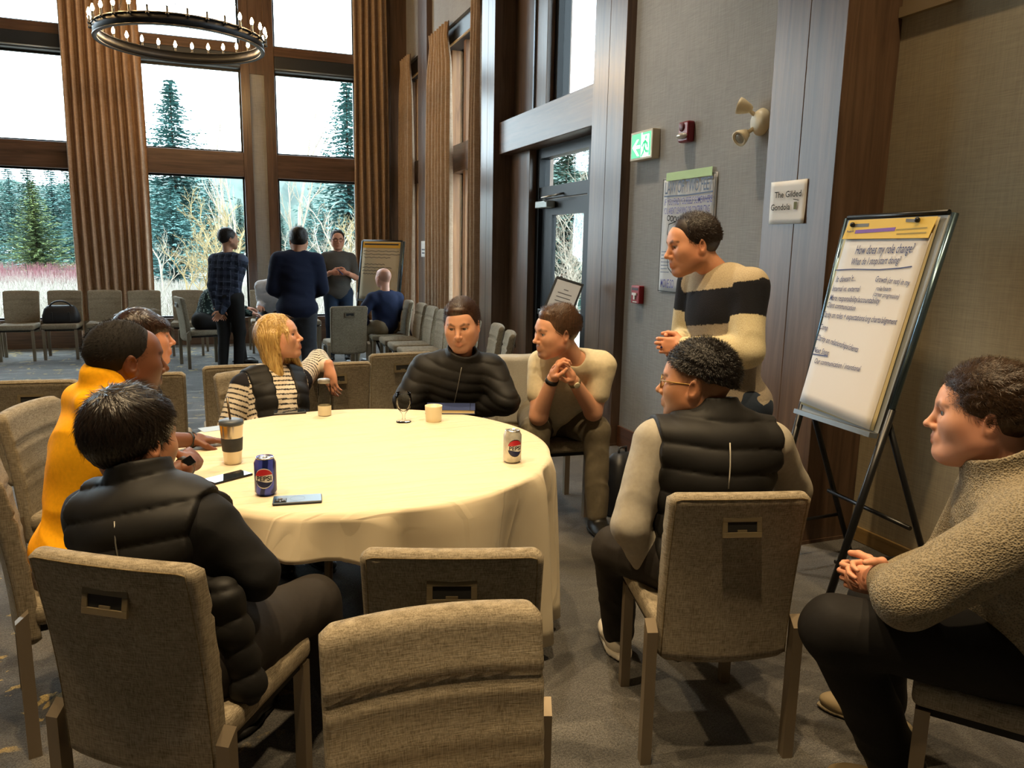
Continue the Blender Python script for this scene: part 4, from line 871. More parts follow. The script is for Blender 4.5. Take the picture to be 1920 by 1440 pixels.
# ---------------------------------------------------------------- the figure
NEAR=.006; SEATED=[]
def person(label,J,skin='c9957a',vox=NEAR,hvox=.0032,head=None,hair=None,garments=(),group=None,female=0,bulk=0.,hands=(),hscale=1.):
    """J: pelvis, neck, rp/rs (right vectors), sL,sR,eL,eR,wL,wR, hL,hR,kL,kR,aL,aR, tL,tR(toe dirs); one body mesh, clothes and hair as children"""
    if group==GP and J['pelvis'][2]<.7: SEATED.append(J)
    base=np.array([J['pelvis'][0],J['pelvis'][1],0.]); sk=np.array(lin(skin)); st=1+bulk
    u=nrm(J['neck']-J['pelvis']); rs=J['rs']; rp=J['rp']; fs=nrm(np.cross(u,rs)); fp=nrm(np.cross(V3(0,0,1)*.6+u*.4,rp))
    Lh=np.linalg.norm(J['neck']-J['pelvis']); J['u']=u; J['fs']=fs; J['fp']=fp; J['nd']=u if head is None else nrm(u*.55+nrm(np.asarray(head['c'],float)-hfwd(head['h'])*.03-J['neck'])*.45)
    chest=J['pelvis']+u*Lh*.66+fs*.005; belly=J['pelvis']+u*Lh*.33+fs*.015; J['chest']=chest
    Rs=np.stack([rs-u*(rs@u),fs,u]); Rs[0]=nrm(Rs[0]); Rp=np.stack([nrm(rp),fp,nrm(np.cross(rp,fp))])
    wm=.93 if female else 1.
    def torso(o=0.,tag=1):
        return [el(J['pelvis']+u*.0,(.168*st*wm+o,.118*st+o,.115+o),Rp,.05,1,tag),el(belly,(.142*st*wm+o,.108*st+bulk*.05+o,.15+o),Rs,.06,1,tag),el(chest,(.158*st*wm+o,.112*st+o,.165+o),Rs,.06,1,tag),
                rc(J['sL']-(-rs)*.035*1-u*.005,J['sR']-rs*.035-u*.005,.058+o,.058+o,.06,1,tag),
                rc(J['neck']-u*.05+rs*-.06,J['neck']-u*.05+rs*.06,.05+o,.05+o,.06,1,tag)]+([el(chest+fs*.085-u*.03+rs*s*.065,(.055+o*.7,.05+o*.7,.055+o*.7),Rs,.04,1,tag) for s in (-1,1)] if female else [])
    def arm(sd,o=0.,lo=1.,tag=2,of=None):
        s,e,w=J['s'+sd],J['e'+sd],J['w'+sd]; of=o if of is None else of; ar=J.get('ar',1.); q=[rc(s,e,.054*wm*ar*st**.5+o,.043*wm*ar+o,.035,1,tag)]
        if lo>0: q.append(rc(e,e+(w-e)*lo,.043*wm*ar+o,.043*wm*ar-.014*ar**2*lo+of,.02,1,tag+1))
        return q
    def leg(sd,o=0.,lo=1.,tag=6,of=None):
        h,k,a=J['h'+sd],J['k'+sd],J['a'+sd]; of=o if of is None else of; q=[rc(h,k,.090*wm*st**.5+o,.060+o,.04,1,tag)]
        if lo>0: q.append(rc(k,k+(a-k)*lo,.058+o,.038+of,.03,1,tag+1))
        return q
    def foot(sd,o=0.):
        a,t=J['a'+sd],nrm(J['t'+sd]); z=V3(0,0,1); r=np.cross(t,z); R=np.stack([r,t,z]); g=V3(a[0],a[1],max(0.,a[2]-.085))
        return [el(g+t*-.01+z*.04,(.036+o,.05+o,.04+o),R,.03),el(g+t*.09+z*.032,(.043+o,.10+o,.030+o),R,.03),rc(a,g+z*.05,.036+o,.034+o,.03)]
    G=dict(torso=torso,arm=arm,leg=leg,foot=foot,J=J,Rs=Rs,Rp=Rp)
    Vs=[];Fs=[];Cs=[];n0=0
    def addm(V,F,C):
        nonlocal n0
        Vs.append(V);Fs.append(F+n0);Cs.append(C);n0+=len(V)
    # head
    HM=None
    if head is not None:
        c=np.asarray(head['c'],float); HM=head_M(head['h'],head.get('p',0),head.get('r',0)); sc=head.get('s',1.)
        hp=head_local(female,head.get('fat',0.),head.get('ear',1),head.get('nose',1.),head.get('jaw',1.))
        nb=(HM@(J['neck']-u*.03-c))/sc; hp.append(rc((0,-.030,-.040),nb,.054*(.86 if female else 1)*(1+.15*head.get('fat',0)),.057,.03))
        V,F=nets(hp,hvox,lo=V3(-.12,-.14,-.22),hi=V3(.12,.15,.14)) if hvox<.008 else nets(hp,hvox,lo=V3(-.13,-.15,-.24),hi=V3(.13,.16,.15))
        V=relax(V,F,1,.4); P=V.astype(f32)
        C=np.tile(sk,(len(V),1))
        ld=np.min([pd(q,P)[0] for q in LIPS],0); m=np.clip(1-ld/.002,0,1)[:,None]*(.75 if female else .5); C=C*(1-m)+sk*np.array([.80,.50,.48])*m
        bl=np.clip(1-np.linalg.norm(V*[1,1,1]*np.array([0,1,1])+np.abs(V)*np.array([1,0,0])-[.042,.075,-.025],axis=1)/.028,0,1)[:,None]*.22; C=C*(1-bl)+C*np.array([1.06,.86,.82])*bl
        er=np.clip((np.abs(V[:,0])-.074)/.01,0,1)[:,None]*.3; C=C*(1-er)+C*np.array([1.05,.75,.68])*er
        hcol=np.array(lin(hair['c2'])) if hair else sk*.4
        if 'brow' in head:
            for s in (-1,1):
                bd=np.minimum(pd(rc((s*.014,.096,.0265),(s*.033,.095,.0330),.0045,.0048),P)[0],pd(rc((s*.033,.095,.0330),(s*.054,.080,.0280),.0048,.0028),P)[0]); m=np.clip(1-bd/.004,0,1)[:,None]*head['brow']; C=C*(1-m)+hcol*m
        for s in (-1,1):   # lashes along the upper lid
            bd=np.minimum(pd(rc((s*.020,.0905,.0100),(s*.033,.0950,.0110),.0020,.0022),P)[0],pd(rc((s*.033,.0950,.0110),(s*.047,.0870,.0092),.0022,.0018),P)[0]); m=np.clip(1-bd/.003,0,1)[:,None]*.8; C=C*(1-m)+sk*.10*m
        if 'stub' in head:
            sd=np.minimum(pd(rc((-.055,.01,-.06),(0,.075,-.095),.03,.03),P)[0],pd(rc((.055,.01,-.06),(0,.075,-.095),.03,.03),P)[0]); sd=np.minimum(sd,pd(rc((-.02,.095,-.052),(.02,.095,-.052),.006,.006),P)[0])
            m=np.clip(1-sd/.012,0,1)*np.clip((-.035-V[:,2])/.015,0,1)*np.clip(ld/.002,0,1); m=m[:,None]*head['stub']; C=C*(1-m)+(hcol*.7+sk*.12)*m
        if 'fade' in head:   # close-cropped hair: scalp tint
            hd,_,_=sdf(hair_fn(head['fade']),P,info=True); m=np.clip(1-hd/.006,0,1)[:,None]*head.get('fa',.7); C=C*(1-m)+(hcol*.8+sk*.1)*m
        addm((V*sc)@HM+c,F,C)
        # eyes
        if head.get('eyes',1): HE=[(c+(V3(s*.0325,.0795,.0085)*sc)@HM,.0128*sc) for s in (-1,1)]
    # torso, limbs
    bp=torso(-.006)+[q for s in 'LR' for q in arm(s,-.004 if not J.get('bare') else 0,1.)]+[q for s in 'LR' for q in leg(s,-.008)]+[q for s in 'LR' for q in foot(s,-.008)]
    bp.append(rc(J['neck']-u*.06,J['neck']-u*.005,.056,.046,.03))
    bv=max(vox*1.25,.0085) if not J.get('bare') else vox
    V,F=nets(bp,bv); V=relax(V,F,1,.4); addm(V,F,np.tile(sk,(len(V),1)))
    for hd in hands:
        hp=hand_prims(*hd[:4],**(hd[4] if len(hd)>4 else {})); hv=.0034 if vox<.009 else .006
        V,F=nets(hp,hv); V=relax(V,F,1,.3); cc=np.tile(sk*np.array([1.0,.93,.9]),(len(V),1)); addm(V,F,cc)
    me=mesh_np('person',np.concatenate(Vs)-base,np.concatenate(Fs)); setcol(me,np.concatenate(Cs)); me.materials.append(M_skin)
    root=bpy.data.objects.new('person',me); root.location=base; link(root,None,label,'person',group)
    def child(name,V,F,mat,C=None,smooth=True,lab=None):
        m=mesh_np(name,V-base,F,smooth)
        if C is not None: setcol(m,C)
        m.materials.append(mat); o=bpy.data.objects.new(name,m); return link(o,root,lab)
    if head is not None and head.get('eyes',1) and hvox<.005:
        gz=HM if 'gaze' not in head else head_M(head['h']+head['gaze'][0],head.get('p',0)+head['gaze'][1],head.get('r',0))
        for e,r_ in HE:
            o=inst(EYE[head.get('iris','brown')],'eye',root); X,Y,Z=gz
            o.matrix_local=Matrix(((X[0]*r_,Y[0]*r_,Z[0]*r_,e[0]-base[0]),(X[1]*r_,Y[1]*r_,Z[1]*r_,e[1]-base[1]),(X[2]*r_,Y[2]*r_,Z[2]*r_,e[2]-base[2]),(0,0,0,1)))
    if hair:
        hp=hair_fn(hair); V,F=nets(hp,hair.get('vox',hvox*1.15),disp=hair.get('disp'),pad=.02); V=relax(V,F,1,.4)
        if hair.get('n',0):
            VV,FF=strands(V,F,hair['n'],hair.get('L',.02),hair.get('lift',.3),hair.get('w',.0006),hair.get('crown',(0,-.06,.12)),hair.get('seed',1),hair.get('flow'),hair.get('jit',.35),hair.get('all',0)); F=np.concatenate([F,FF+len(V)]); V=np.concatenate([V,VV])
        child('hair',(V*sc)@HM+c,F,hair_mat(hair['name'],hair['c'],hair['c2'],hair.get('rough',.42)))
    G.update(HM=HM,hc=(np.asarray(head['c']) if head else None),hs=(head.get('s',1.) if head else 1.),child=child,root=root,base=base,vox=vox)
    for g in garments: g(G)
    return G
def garment(name,fn,mat,disp=None,colfn=None,vox=None,k=1,lab=None,thick=0):
    def run(G):
        pr=fn(G); V,F=nets(pr,(vox or G['vox']),disp(G) if disp else None,slack=.03); V=relax(V,F,1,.35); C=None
        if colfn:
            _,A,Tg=sdf(pr,V.astype(f32),info=True); C=colfn(G,V,A,Tg)
        G['child'](name,V,F,mat,C,lab=lab)
    return run
def neckhole(J,r=.062,fw=.02,top=.0,lean=0): # opening round the neck
    n=J['neck']; u=J['nd']; f=J['fs']; return [rc(n+u*.018+f*fw*.6,n+u*.20+f*fw,r-.004,r+.015,.008,-1)]
def top_fn(o=.014,sl=(1.,1.),neck=.064,nf=.018,hem=None,of=None,extra=None,torso_o=None,lean=0):
    """torso and sleeves; sl = how far each sleeve reaches (0 none, .5 elbow, 1 wrist)"""
    def fn(G):
        J=G['J']; P=G['torso'](o if torso_o is None else torso_o)
        if hem is not None: P.append(cut(J['pelvis']-J['u']*hem,-J['u']*.6-V3(0,0,.4)))
        for s,l in zip('LR',sl):
            e,sh=J['e'+s],J['s'+s]
            if l>.5: P+=G['arm'](s,o,min(1,(l-.5)*2),2,(of if of is not None else o*.7))
            elif l>0: P.append(rc(sh,sh+(e-sh)*l*2,.056*J.get('ar',1)+o*.7,.050*J.get('ar',1)+o*.8,.03,1,2))
        if extra: P+=[q for q in extra(G) if q[4]>0]
        P+=neckhole(J,neck,nf,lean=lean)
        if extra: P+=[q for q in extra(G) if q[4]<=0]
        return P
    return fn
def trousers_fn(o=.014,lo=1.,of=.02,waist=.10):
    def fn(G):
        J=G['J']; P=[el(J['pelvis'],(.170+o,.122+o,.118+o),G['Rp'],.05)]
        for s in 'LR': P+=G['leg'](s,o,lo,6,of)
        return P
    return fn
def wrinkle(seed,amp=.004,freq=28,aniso=(1,1,1.6)):
    def mk(G):
        w1=wob(seed,freq,6,aniso); w2=wob(seed+1,freq*.45,5,aniso); b=G['base'].astype(f32)
        def d(P): q=P-b; a=w1(q+.03*w2(q)[:,None]); return amp*(np.abs(a)*1.6-.5+.8*w2(q))
        return d
    return mk
def puffer(pitch=.062,amp=.011,seed=3,ph=0.):
    def mk(G):
        J=G['J']; u=J['u'].astype(f32); p=J['pelvis'].astype(f32); w1=wob(seed,30,5); w2=wob(seed+1,11,4)
        def d(P):
            s=(P-p)@u+ph+.006*w2(P-p); a=np.abs(np.sin(PI*s/pitch)); return -amp*(a**.55-.5)+.0025*w1(P-p)
        return d
    return mk
M_shoeB=plain('shoe_black','15130f',.45); M_sole=plain('sole_black','0d0c0b',.7)
def shoes(mat,sole=None,o=.008,lab=None):
    sole=sole or M_sole
    def run(G):
        J=G['J']
        for s in 'LR':
            P=G['foot'](s,o); a=J['a'+s]; P.append(cut((0,0,a[2]+.02),(0,0,1))); P.append(cut((0,0,.012+max(0,a[2]-.085)),(0,0,-1)))
            V,F=nets(P,max(G['vox'],.006)); o_=G['child']('shoe',V,F,mat,lab=lab)
            t=nrm(J['t'+s]); z=V3(0,0,1); r=np.cross(t,z); R=np.stack([r,t,z]); g=V3(a[0],a[1],max(0,a[2]-.085))
            V,F=nets([el(g+t*.05,(.05,.155,.05),R,.02),el(g+t*-.01,(.046,.062,.05),R,.03),cut((0,0,g[2]+.022),(0,0,1)),cut((0,0,g[2]+.001),(0,0,-1))],max(G['vox'],.006)); m=mesh_np('sole',V-G['base'],F); m.materials.append(sole)
            so=bpy.data.objects.new('sole',m); link(so,o_)
    return run
def joints(pelvis,neck,hp,hs,wL,wR,aL,aR,tL=None,tR=None,kh=None,eLh=(0,0,-1),eRh=(0,0,-1),sw=.175,hw=.095,ua=.285,fa=.262,th=.43,sh=.42,up_sh=(0,0),kL=None,kR=None,sfw=(0,0),kLh=None,kRh=None,**ex):
    pelvis=np.asarray(pelvis,float); neck=np.asarray(neck,float); rp=hright(hp); u=nrm(neck-pelvis); rs=hright(hs); fp=hfwd(hp); fsv=hfwd(hs)
    J=dict(pelvis=pelvis,neck=neck,rp=rp,rs=rs)
    J['sL']=neck-rs*sw-u*(.065-up_sh[0])+fsv*sfw[0]; J['sR']=neck+rs*sw-u*(.065-up_sh[1])+fsv*sfw[1]
    J['wL'],J['wR']=np.asarray(wL,float),np.asarray(wR,float)
    J['eL']=ik(J['sL'],J['wL'],ua,fa,eLh); J['eR']=ik(J['sR'],J['wR'],ua,fa,eRh)
    J['hL']=pelvis-rp*hw-V3(0,0,.012); J['hR']=pelvis+rp*hw-V3(0,0,.012); J['aL'],J['aR']=np.asarray(aL,float),np.asarray(aR,float)
    kh=fp+V3(0,0,.8) if kh is None else np.asarray(kh,float)
    J['kL']=ik(J['hL'],J['aL'],th,sh,kh if kLh is None else kLh) if kL is None else np.asarray(kL,float)
    J['kR']=ik(J['hR'],J['aR'],th,sh,kh if kRh is None else kRh) if kR is None else np.asarray(kR,float)
    J['tL']=fp if tL is None else np.asarray(tL,float); J['tR']=fp if tR is None else np.asarray(tR,float)
    J.update(ex); return J
# ================================================================ the people
def CL(n,c,r=.85,bs=60,bst=.15): # plain cloth
    if n in MATS: return MATS[n]
    t=NT(n); t.rough(r); t.p.inputs['Specular IOR Level'].default_value=.25; v=t.noise(t.coords(),bs,4); l=lin(c)
    t.col(t.ramp(v,[(.3,tuple(x*.92 for x in l)),(.7,tuple(min(1,x*1.06) for x in l))])); t.bump(v,bst,.003); MATS[n]=t.m; return t.m
M_puff=CL('puffer_black','1b1a19',.6,30,.08); M_blk=CL('black_cloth','141415',.8); M_dktr=CL('charcoal_trousers','2a2623',.8); M_blktr=CL('black_trousers','1a1817',.75); M_yel=CL('yellow_fleece','f2ab08',.9,80,.1)
M_cream=CL('cream_tee','d3c6a6',.85,50,.1); M_olive=CL('olive_trousers','6b6250',.8); M_jean=CL('blue_denim','26303f',.8,200,.3); M_greyslv=CL('grey_sleeve','a39c8e',.8); M_navy=CL('navy_knit','141b30',.9,150,.2); M_khaki=CL('khaki_trousers','8a7a60',.8); M_polo=CL('grey_polo','4a4742',.85); M_white=CL('white_shirt','cfd0d4',.8); M_khaki2=CL('brown_trousers','5d4d38',.8)
M_zip=plain('zip_grey','77756e',.35,.6)
GP='people at the round table'; GQ='people of the far group'
def collar(up=.05,r=.080,r2=.074,th=.016,fw=.012): # stand-up collar, hollow
    def ex(G):
        J=G['J']; n,u,f=J['neck'],nrm(J['u']+J['nd']),J['fs']
        return [rc(n-u*.05+f*fw*.3,n+u*up+f*fw,r+.012,r2,.025),rc(n+u*(up-.045)+f*fw,n+u*(up+.25)+f*fw*1.6,r2-th,r2-th+.02,.004,-1),cut(n+u*(up+.012)+f*fw,u+f*.12)]
    return ex
def armholes(G,r=.075,off=.012): # sleeveless: cut the vest off at the shoulder
    J=G['J']; out=[]
    for s,sg in (('L',-1),('R',1)):
        d=nrm(J['rs']*sg); out.append(cut(J['s'+s]+d*off,d))
    return out
def vest_fn(o=.03,hem=.10,up=.05,r=.082,off=.012,open_=0,tail=()):
    def fn(G):
        P=G['torso'](o); J=G['J']; c=collar(up,r)(G); P+=c[:1]
        for s in 'LR': sh=J['s'+s]; P.append(rc(sh,sh+(J['e'+s]-sh)*.12,.058+o*.8,.058+o*.8,.03))
        P+=c[1:]; P+=armholes(G,off=off); P.append(cut(J['pelvis']-J['u']*hem,-J['u']))
        P+=list(tail)
        if open_: P.append(bx(J['chest']+J['fs']*.16-J['u']*.02,(open_,.1,.5),.01,G['Rs'],.01,-1))
        return P
    return fn
def ribbon(G,name,pts,w,mat,n=8): # thin tube child (zips, seams, cords)
    b=B(); b.tube([tuple(np.asarray(p)-G['base']) for p in pts],w,n); b.done(name,mat,G['root'],smooth=True)
def surf(G,p,d,prims,t0=.3): # march onto a surface from p along d
    p=np.asarray(p,float); d=nrm(d); t=0
    for _ in range(60):
        v=float(sdf(prims,(p+d*t)[None].astype(f32))[0]); t+=min(v*.7,.03)
        if abs(v)<.0006: break
    return p+d*t
def band(G,name,c,ax,r,w,mat,th=.003):
    ax=nrm(ax); x=nrm(np.cross(ax,V3(.3,.2,.9))); y=np.cross(ax,x); b=B(); c=np.asarray(c)-G['base']; n=24
    R=[[tuple(c+ax*a+(x*math.cos(q)+y*math.sin(q))*rr) for q in np.linspace(0,2*PI,n,endpoint=False)] for a,rr in ((-w,r-.004),(-w,r+th),(w,r+th),(w,r-.004))]
    b.loft(R+[R[0]],cap=False); return b.done(name,mat,G['root'],smooth=True)
def hd(name,c,c2,**k): return dict(name=name,c=c,c2=c2,**k)
sh=lambda J,s: J['s'+s]
# ---------------------------------------------------------------- 1 man with thick dark hair, back to the camera
n1=K(272,935,1.93)
J=joints((-.125,1.985,.56),n1,33.5,33,V3(-.06,2.17,.69),V3(.02,2.13,.70),(.02,2.45,.09),(.33,2.30,.09),eLh=(-.4,-.2,-1),eRh=(.75,.1,-.5),up_sh=(.01,.01),sw=.168); J['eR']=K(478,1078,1.93)
hr=hd('hair_black_brown','2a201a','0b0908',th=.024,side=.014,front=.056,cy=.080,temple=.102,nape=-.075,nslope=.40,n=14000,L=.030,lift=.02,w=.00055,jit=.12,seed=3,disp=lambda P:.0022*np.sin(60*np.arctan2(P[:,0],P[:,1]+.02)+5*np.sin(25*P[:,2])),
   add=[el((0,.03,.075),(.07,.06,.045),k=.03)],rough=.32)
G=person('man with thick straight dark hair in black puffer vest, seen from behind',J,'c08a68',head=dict(c=K(250,832,1.97),h=46,p=-4,r=2,s=1.02,brow=.6,eyes=0),hair=hr,group=GP,garments=[
  garment('fleece_sleeves',top_fn(.016,(1.,1.),.066,.01,.08),M_blk,wrinkle(11,.005,24)),
  garment('puffer_vest',vest_fn(.034,.12,.075,.090,off=.0,tail=(rc(K(425,1115,1.84),K(466,1290,1.90),.036,.042,.09),)),M_puff,puffer(.075,.012,4)),
  garment('trousers',trousers_fn(.02,1.,.03),M_dktr,wrinkle(12,.005,20)),shoes(M_shoeB)],hands=[(V3(-.06,2.17,.69),V3(.8,-.2,-.2),V3(-.2,-.8,-.3),V3(0,0,1)),(V3(.02,2.13,.70),V3(-.9,.3,-.1),V3(.2,-.9,0),V3(0,.2,1))])
u=J['u']; vp=vest_fn(.034,.12,.075,.090,off=.0)(G); pts=[surf(G,J['neck']-u*(.02+.05*i)-J['fs']*.3+J['rs']*.01,J['fs'],vp)-J['fs']*.006 for i in range(5)]; ribbon(G,'back_seam',pts,.0018,M_zip)
# ---------------------------------------------------------------- 2 man in the yellow hoodie
n2=K(200,738,2.50); wR=onz(352,872,.85); wL=onz(356,825,.792)
J=joints((-.46,2.76,.56),n2,76,72,wL,wR,(-.02,2.98,.09),(.0,2.70,.09),eLh=(0,.3,-1),eRh=(-.1,-.6,-.8),sw=.18,bare=1,sfw=(.05,.03)); J['eL']=V3(-.335,3.09,.845); J['eR']=V3(-.27,2.53,.80)
hr=hd('hair_buzz','16100d','0a0706',rough=.85,th=.008,side=.005,front=.074,temple=.070,nape=-.05,n=5000,L=.006,lift=1.2,w=.0005,seed=4,disp=None,flow=FLOWB,post=[rc((.064,-.002,-.035),(.058,.012,-.070),.014,.022,.015),rc((-.064,-.002,-.035),(-.058,.012,-.070),.014,.022,.015),rc((.054,.012,-.075),(.018,.070,-.112),.026,.024,.02),rc((-.054,.012,-.075),(-.018,.070,-.112),.026,.024,.02),el((0,.076,-.108),(.030,.024,.024),k=.02)])
def hood(G):
    J=G['J']; n,u,f,r=J['neck'],J['u'],J['fs'],J['rs']; return [rc(n-f*.07-u*.03-r*.06,n-f*.07-u*.03+r*.06,.045,.045,.03),rc(n-f*.02+r*.075-u*.01,n+f*.07+r*.04-u*.05,.036,.03,.03),rc(n-f*.02-r*.075-u*.01,n+f*.07-r*.04-u*.05,.036,.03,.03),rc(n-u*.06,n+u*.035,.088,.085,.03)]
G2=person('man in bright yellow hoodie leaning on the table, close-cropped black hair',J,'6a4430',head=dict(c=K(238,678,2.52),h=68,p=-2,s=1.05,jaw=1.1,nose=1.15,brow=.7,stub=1.),hair=hr,group=GP,bulk=.06,garments=[
  garment('yellow_hoodie',top_fn(.024,(.72,.70),.068,.012,.14,extra=hood),M_yel,wrinkle(21,.011,15,(1,1,1.3))),garment('trousers',trousers_fn(.02),M_dktr),shoes(M_shoeB)],
  hands=[(wL,onz(405,824,.778)-wL,V3(0,0,-1),V3(.1,-1,.0),dict(curl=.16)),(wR,onz(380,835,.87)-wR,V3(-.5,.6,-.5),V3(-.2,.3,.9),dict(curl=1.0,tc=.6))])
M_band=plain('rubber_band','151515',.5)
q=G2['J']; d=nrm(q['wL']-q['eL']); band(G2,'bracelet',q['wL']-d*.005,d,.030,.0045,M_band); band(G2,'bracelet',q['wL']+d*.012,d,.030,.0025,M_band)
d=nrm(q['wR']-q['eR']); band(G2,'watch_strap',q['wR']-d*.012,d,.0315,.009,M_band); nn=nrm(-FW-d*((-FW)@d)+V3(.6,0,.5)); nn=nrm(nn-d*(nn@d)); M4=frame(q['wR']-d*.012+nn*.031-G2['base'],d,np.cross(nn,d)); B().box(-.019,.019,-.016,.016,-.003,.009,.004,M=M4).done('watch_face',plain('watch_glass','0a0b0d',.08),G2['root'])
# ---------------------------------------------------------------- 3 woman with dark bangs
n3=K(222,722,3.28)
J=joints((-.50,3.60,.56),n3,107,95,(-.37,3.60,.68),(-.35,3.44,.68),(-.1,3.62,.09),(-.1,3.42,.09),sw=.155)
bang=[el((0,.082,.048),(.058,.026,.034),k=.012),el((0,.050,.055),(.070,.048,.042),k=.02),el((0,.068,.048),(.062,.036,.030),k=.015),rc((-.07,-.01,.02),(-.068,-.02,-.16),.028,.02,.02),rc((.07,-.01,.02),(.068,-.02,-.16),.028,.02,.02),rc((0,-.07,.0),(0,-.075,-.17),.06,.045,.03)]
hr=hd('hair_dark_brown','3a251a','150d09',th=.014,side=.012,front=.045,cy=.072,temple=.07,nape=-.12,nslope=.3,post=bang,n=5000,L=.05,lift=.03,w=.00055,jit=.1,seed=5,disp=lambda P:.002*np.sin(70*np.arctan2(P[:,0],P[:,1]+.02)),rough=.3)
person('woman with short dark brown bangs, partly hidden behind the yellow hoodie',J,'cf9478',hvox=.0036,head=dict(c=K(270,636,3.24),h=80,p=4,s=.97,brow=.6,ear=0),hair=hr,group=GP,female=1,garments=[
  garment('black_top',top_fn(.014,(1.,1.),.06,.02,.1),M_blk,wrinkle(31,.004,24)),garment('trousers',trousers_fn(.016),M_blktr),shoes(M_shoeB)],hands=[(V3(-.37,3.60,.68),V3(.6,-.6,-.1),V3(0,0,-1),V3(.6,.6,0)),(V3(-.35,3.44,.68),V3(.6,.5,-.1),V3(0,0,-1),V3(.6,-.5,0))])
# ---------------------------------------------------------------- 4 blonde woman in stripes
n4=K(508,697,4.12); wL=K(618,692,4.29); wR=V3(.24,4.02,.68)
J=joints((.28,4.11,.555),n4,160,158,wL,wR,(.40,3.75,.09),(.2,3.75,.09),eLh=(.35,.9,-.25),eRh=(-.9,.1,-.6),sw=.165,bare=1); J['eL']=K(597,673,4.46)
hr=hd('hair_blonde','e6c47a','9a7136',th=.014,side=.012,front=.066,cy=.086,temple=.075,nape=-.10,nslope=.3,post=[rc((-.078,.005,.03),(-.070,.045,-.235),.026,.018,.02),rc((.080,.0,.03),(.085,-.03,-.21),.030,.022,.02),rc((.06,-.05,.02),(.075,-.055,-.22),.04,.03,.03),rc((-.06,-.05,.0),(-.07,-.03,-.22),.04,.028,.03),rc((0,-.085,.0),(0,-.085,-.20),.045,.035,.03),rc((.0,.045,.105),(.066,.072,.03),.014,.012,.015),rc((-.0,.045,.105),(-.066,.07,.03),.014,.012,.015)],
  n=6000,L=.07,lift=.02,w=.0006,jit=.06,seed=6,flow=lambda p:np.c_[p[:,0]*.6,p[:,1]*.2-.01,-np.ones(len(p))*.25],disp=lambda P:.0028*np.sin(90*np.arctan2(P[:,0],P[:,1]+.03)),rough=.4)
def stripes(G,V,A,Tg):
    J=G['J']; s=np.where(Tg>=2,A+np.where(Tg==3,.29,0)*1.,(V-J['pelvis'])@J['u']); m=((s/.026)%1)<.30; return np.where(m[:,None],np.array(lin('17151a')),np.array(lin('d8ccb8')))
G4=person('blonde woman in black and white striped shirt with black vest',J,'dba384',hvox=.0036,head=dict(c=K(524,634,4.07),h=112,p=13,r=-3,s=.98,ear=0,brow=.35,jaw=.95),hair=hr,group=GP,female=1,bulk=.06,garments=[
  garment('striped_shirt',top_fn(.013,(.86,1.),.062,.022,.1),attrcol('striped_knit',.85),wrinkle(41,.003,24),stripes,vox=.005),
  garment('black_vest',vest_fn(.022,.06,.02,.084,off=-.01,open_=.055),M_puff,puffer(.07,.006,6)),
  garment('trousers',trousers_fn(.016),M_blktr),shoes(M_shoeB)],
  hands=[(wL,V3(.12,-.25,-1),V3(-.3,-.3,-.1)*-1,V3(-1,.1,0),dict(curl=.35)),(wR,V3(.5,-.5,-.2),V3(0,0,-1),V3(.6,.6,0))])
# ---------------------------------------------------------------- 5 man in the black quilted jacket
n5=K(864,675,4.12); wL=V3(1.28,3.95,.69); wR=V3(1.03,4.00,.69)
J=joints((1.18,4.10,.56),n5,195,197,wL,wR,(1.2,3.62,.09),(.95,3.70,.09),eLh=(1,.1,-.35),eRh=(-1,.1,-.35),sw=.180); J['eL']=K(948,752,4.1); J['eR']=K(764,752,4.1)
hr=hd('hair_brown','4a3020','22150c',th=.016,side=.007,front=.072,temple=.075,nape=-.05,n=6500,L=.022,lift=.45,w=.00045,seed=7,jit=.3,flow=lambda p:np.c_[p[:,0]*.5+.03,-.06*np.ones(len(p)),(p[:,2]-.05)*.5],add=[el((.01,.045,.092),(.055,.045,.030),k=.02)])
G5=person('man with short brown hair in black quilted jacket facing the table',J,'cf9a7c',head=dict(c=K(866,612,4.06),h=209,p=-8,r=-3,s=1.05,brow=.75,stub=.35,jaw=1.1,gaze=(12,-6)),hair=hr,group=GP,bulk=.04,garments=[
  garment('quilted_jacket',top_fn(.03,(1.,1.),.058,.01,.12,extra=collar(.06,.090,.084)),M_puff,puffer(.050,.007,8)),
  garment('trousers',trousers_fn(.018),M_khaki2),shoes(M_shoeB)],hands=[(wL,V3(-.9,.05,-.1),V3(0,.2,-1),V3(0,-.9,.2)),(wR,V3(.9,-.2,.0),V3(0,.2,-1),V3(0,-.9,.2))])
jp=top_fn(.03,(1.,1.),.058,.01,.12,extra=collar(.06,.090,.084))(G5); ribbon(G5,'zip',[surf(G5,J['neck']+J['u']*(.02-.06*i)+J['fs']*.35,-J['fs'],jp)+J['fs']*.005 for i in range(9)],.0025,M_zip)
# ---------------------------------------------------------------- 6 man in the cream t-shirt, elbows on knees
n6=K(1078,670,4.10); kL=K(1117,806,4.28); kR=K(1004,806,4.20); eL=K(1112,772,4.18); eR=K(1010,780,4.12); wL=K(1074,712,4.0); wR=K(1037,708,3.98); aL=onz(1120,968,.10); aR=K(1010,965,4.2); aR[2]=.09
J=joints((1.86,4.13,.575),n6,203,205,wL,wR,aL,aR,kL=kL,kR=kR,sw=.166,ar=1.14,bare=1,tL=V3(-.15,-1,0),tR=V3(-.5,-1,0)); J['eL']=eL; J['eR']=eR
hr=hd('hair_light_brown','6a4c34','33221a',th=.016,side=.008,front=.074,temple=.075,nape=-.05,n=6500,L=.024,lift=.55,w=.00045,seed=8,jit=.3,flow=lambda p:np.c_[p[:,0]*.4,-.05*np.ones(len(p)),(p[:,2]-.03)*.9],add=[el((0,.050,.098),(.050,.035,.028),k=.02)])
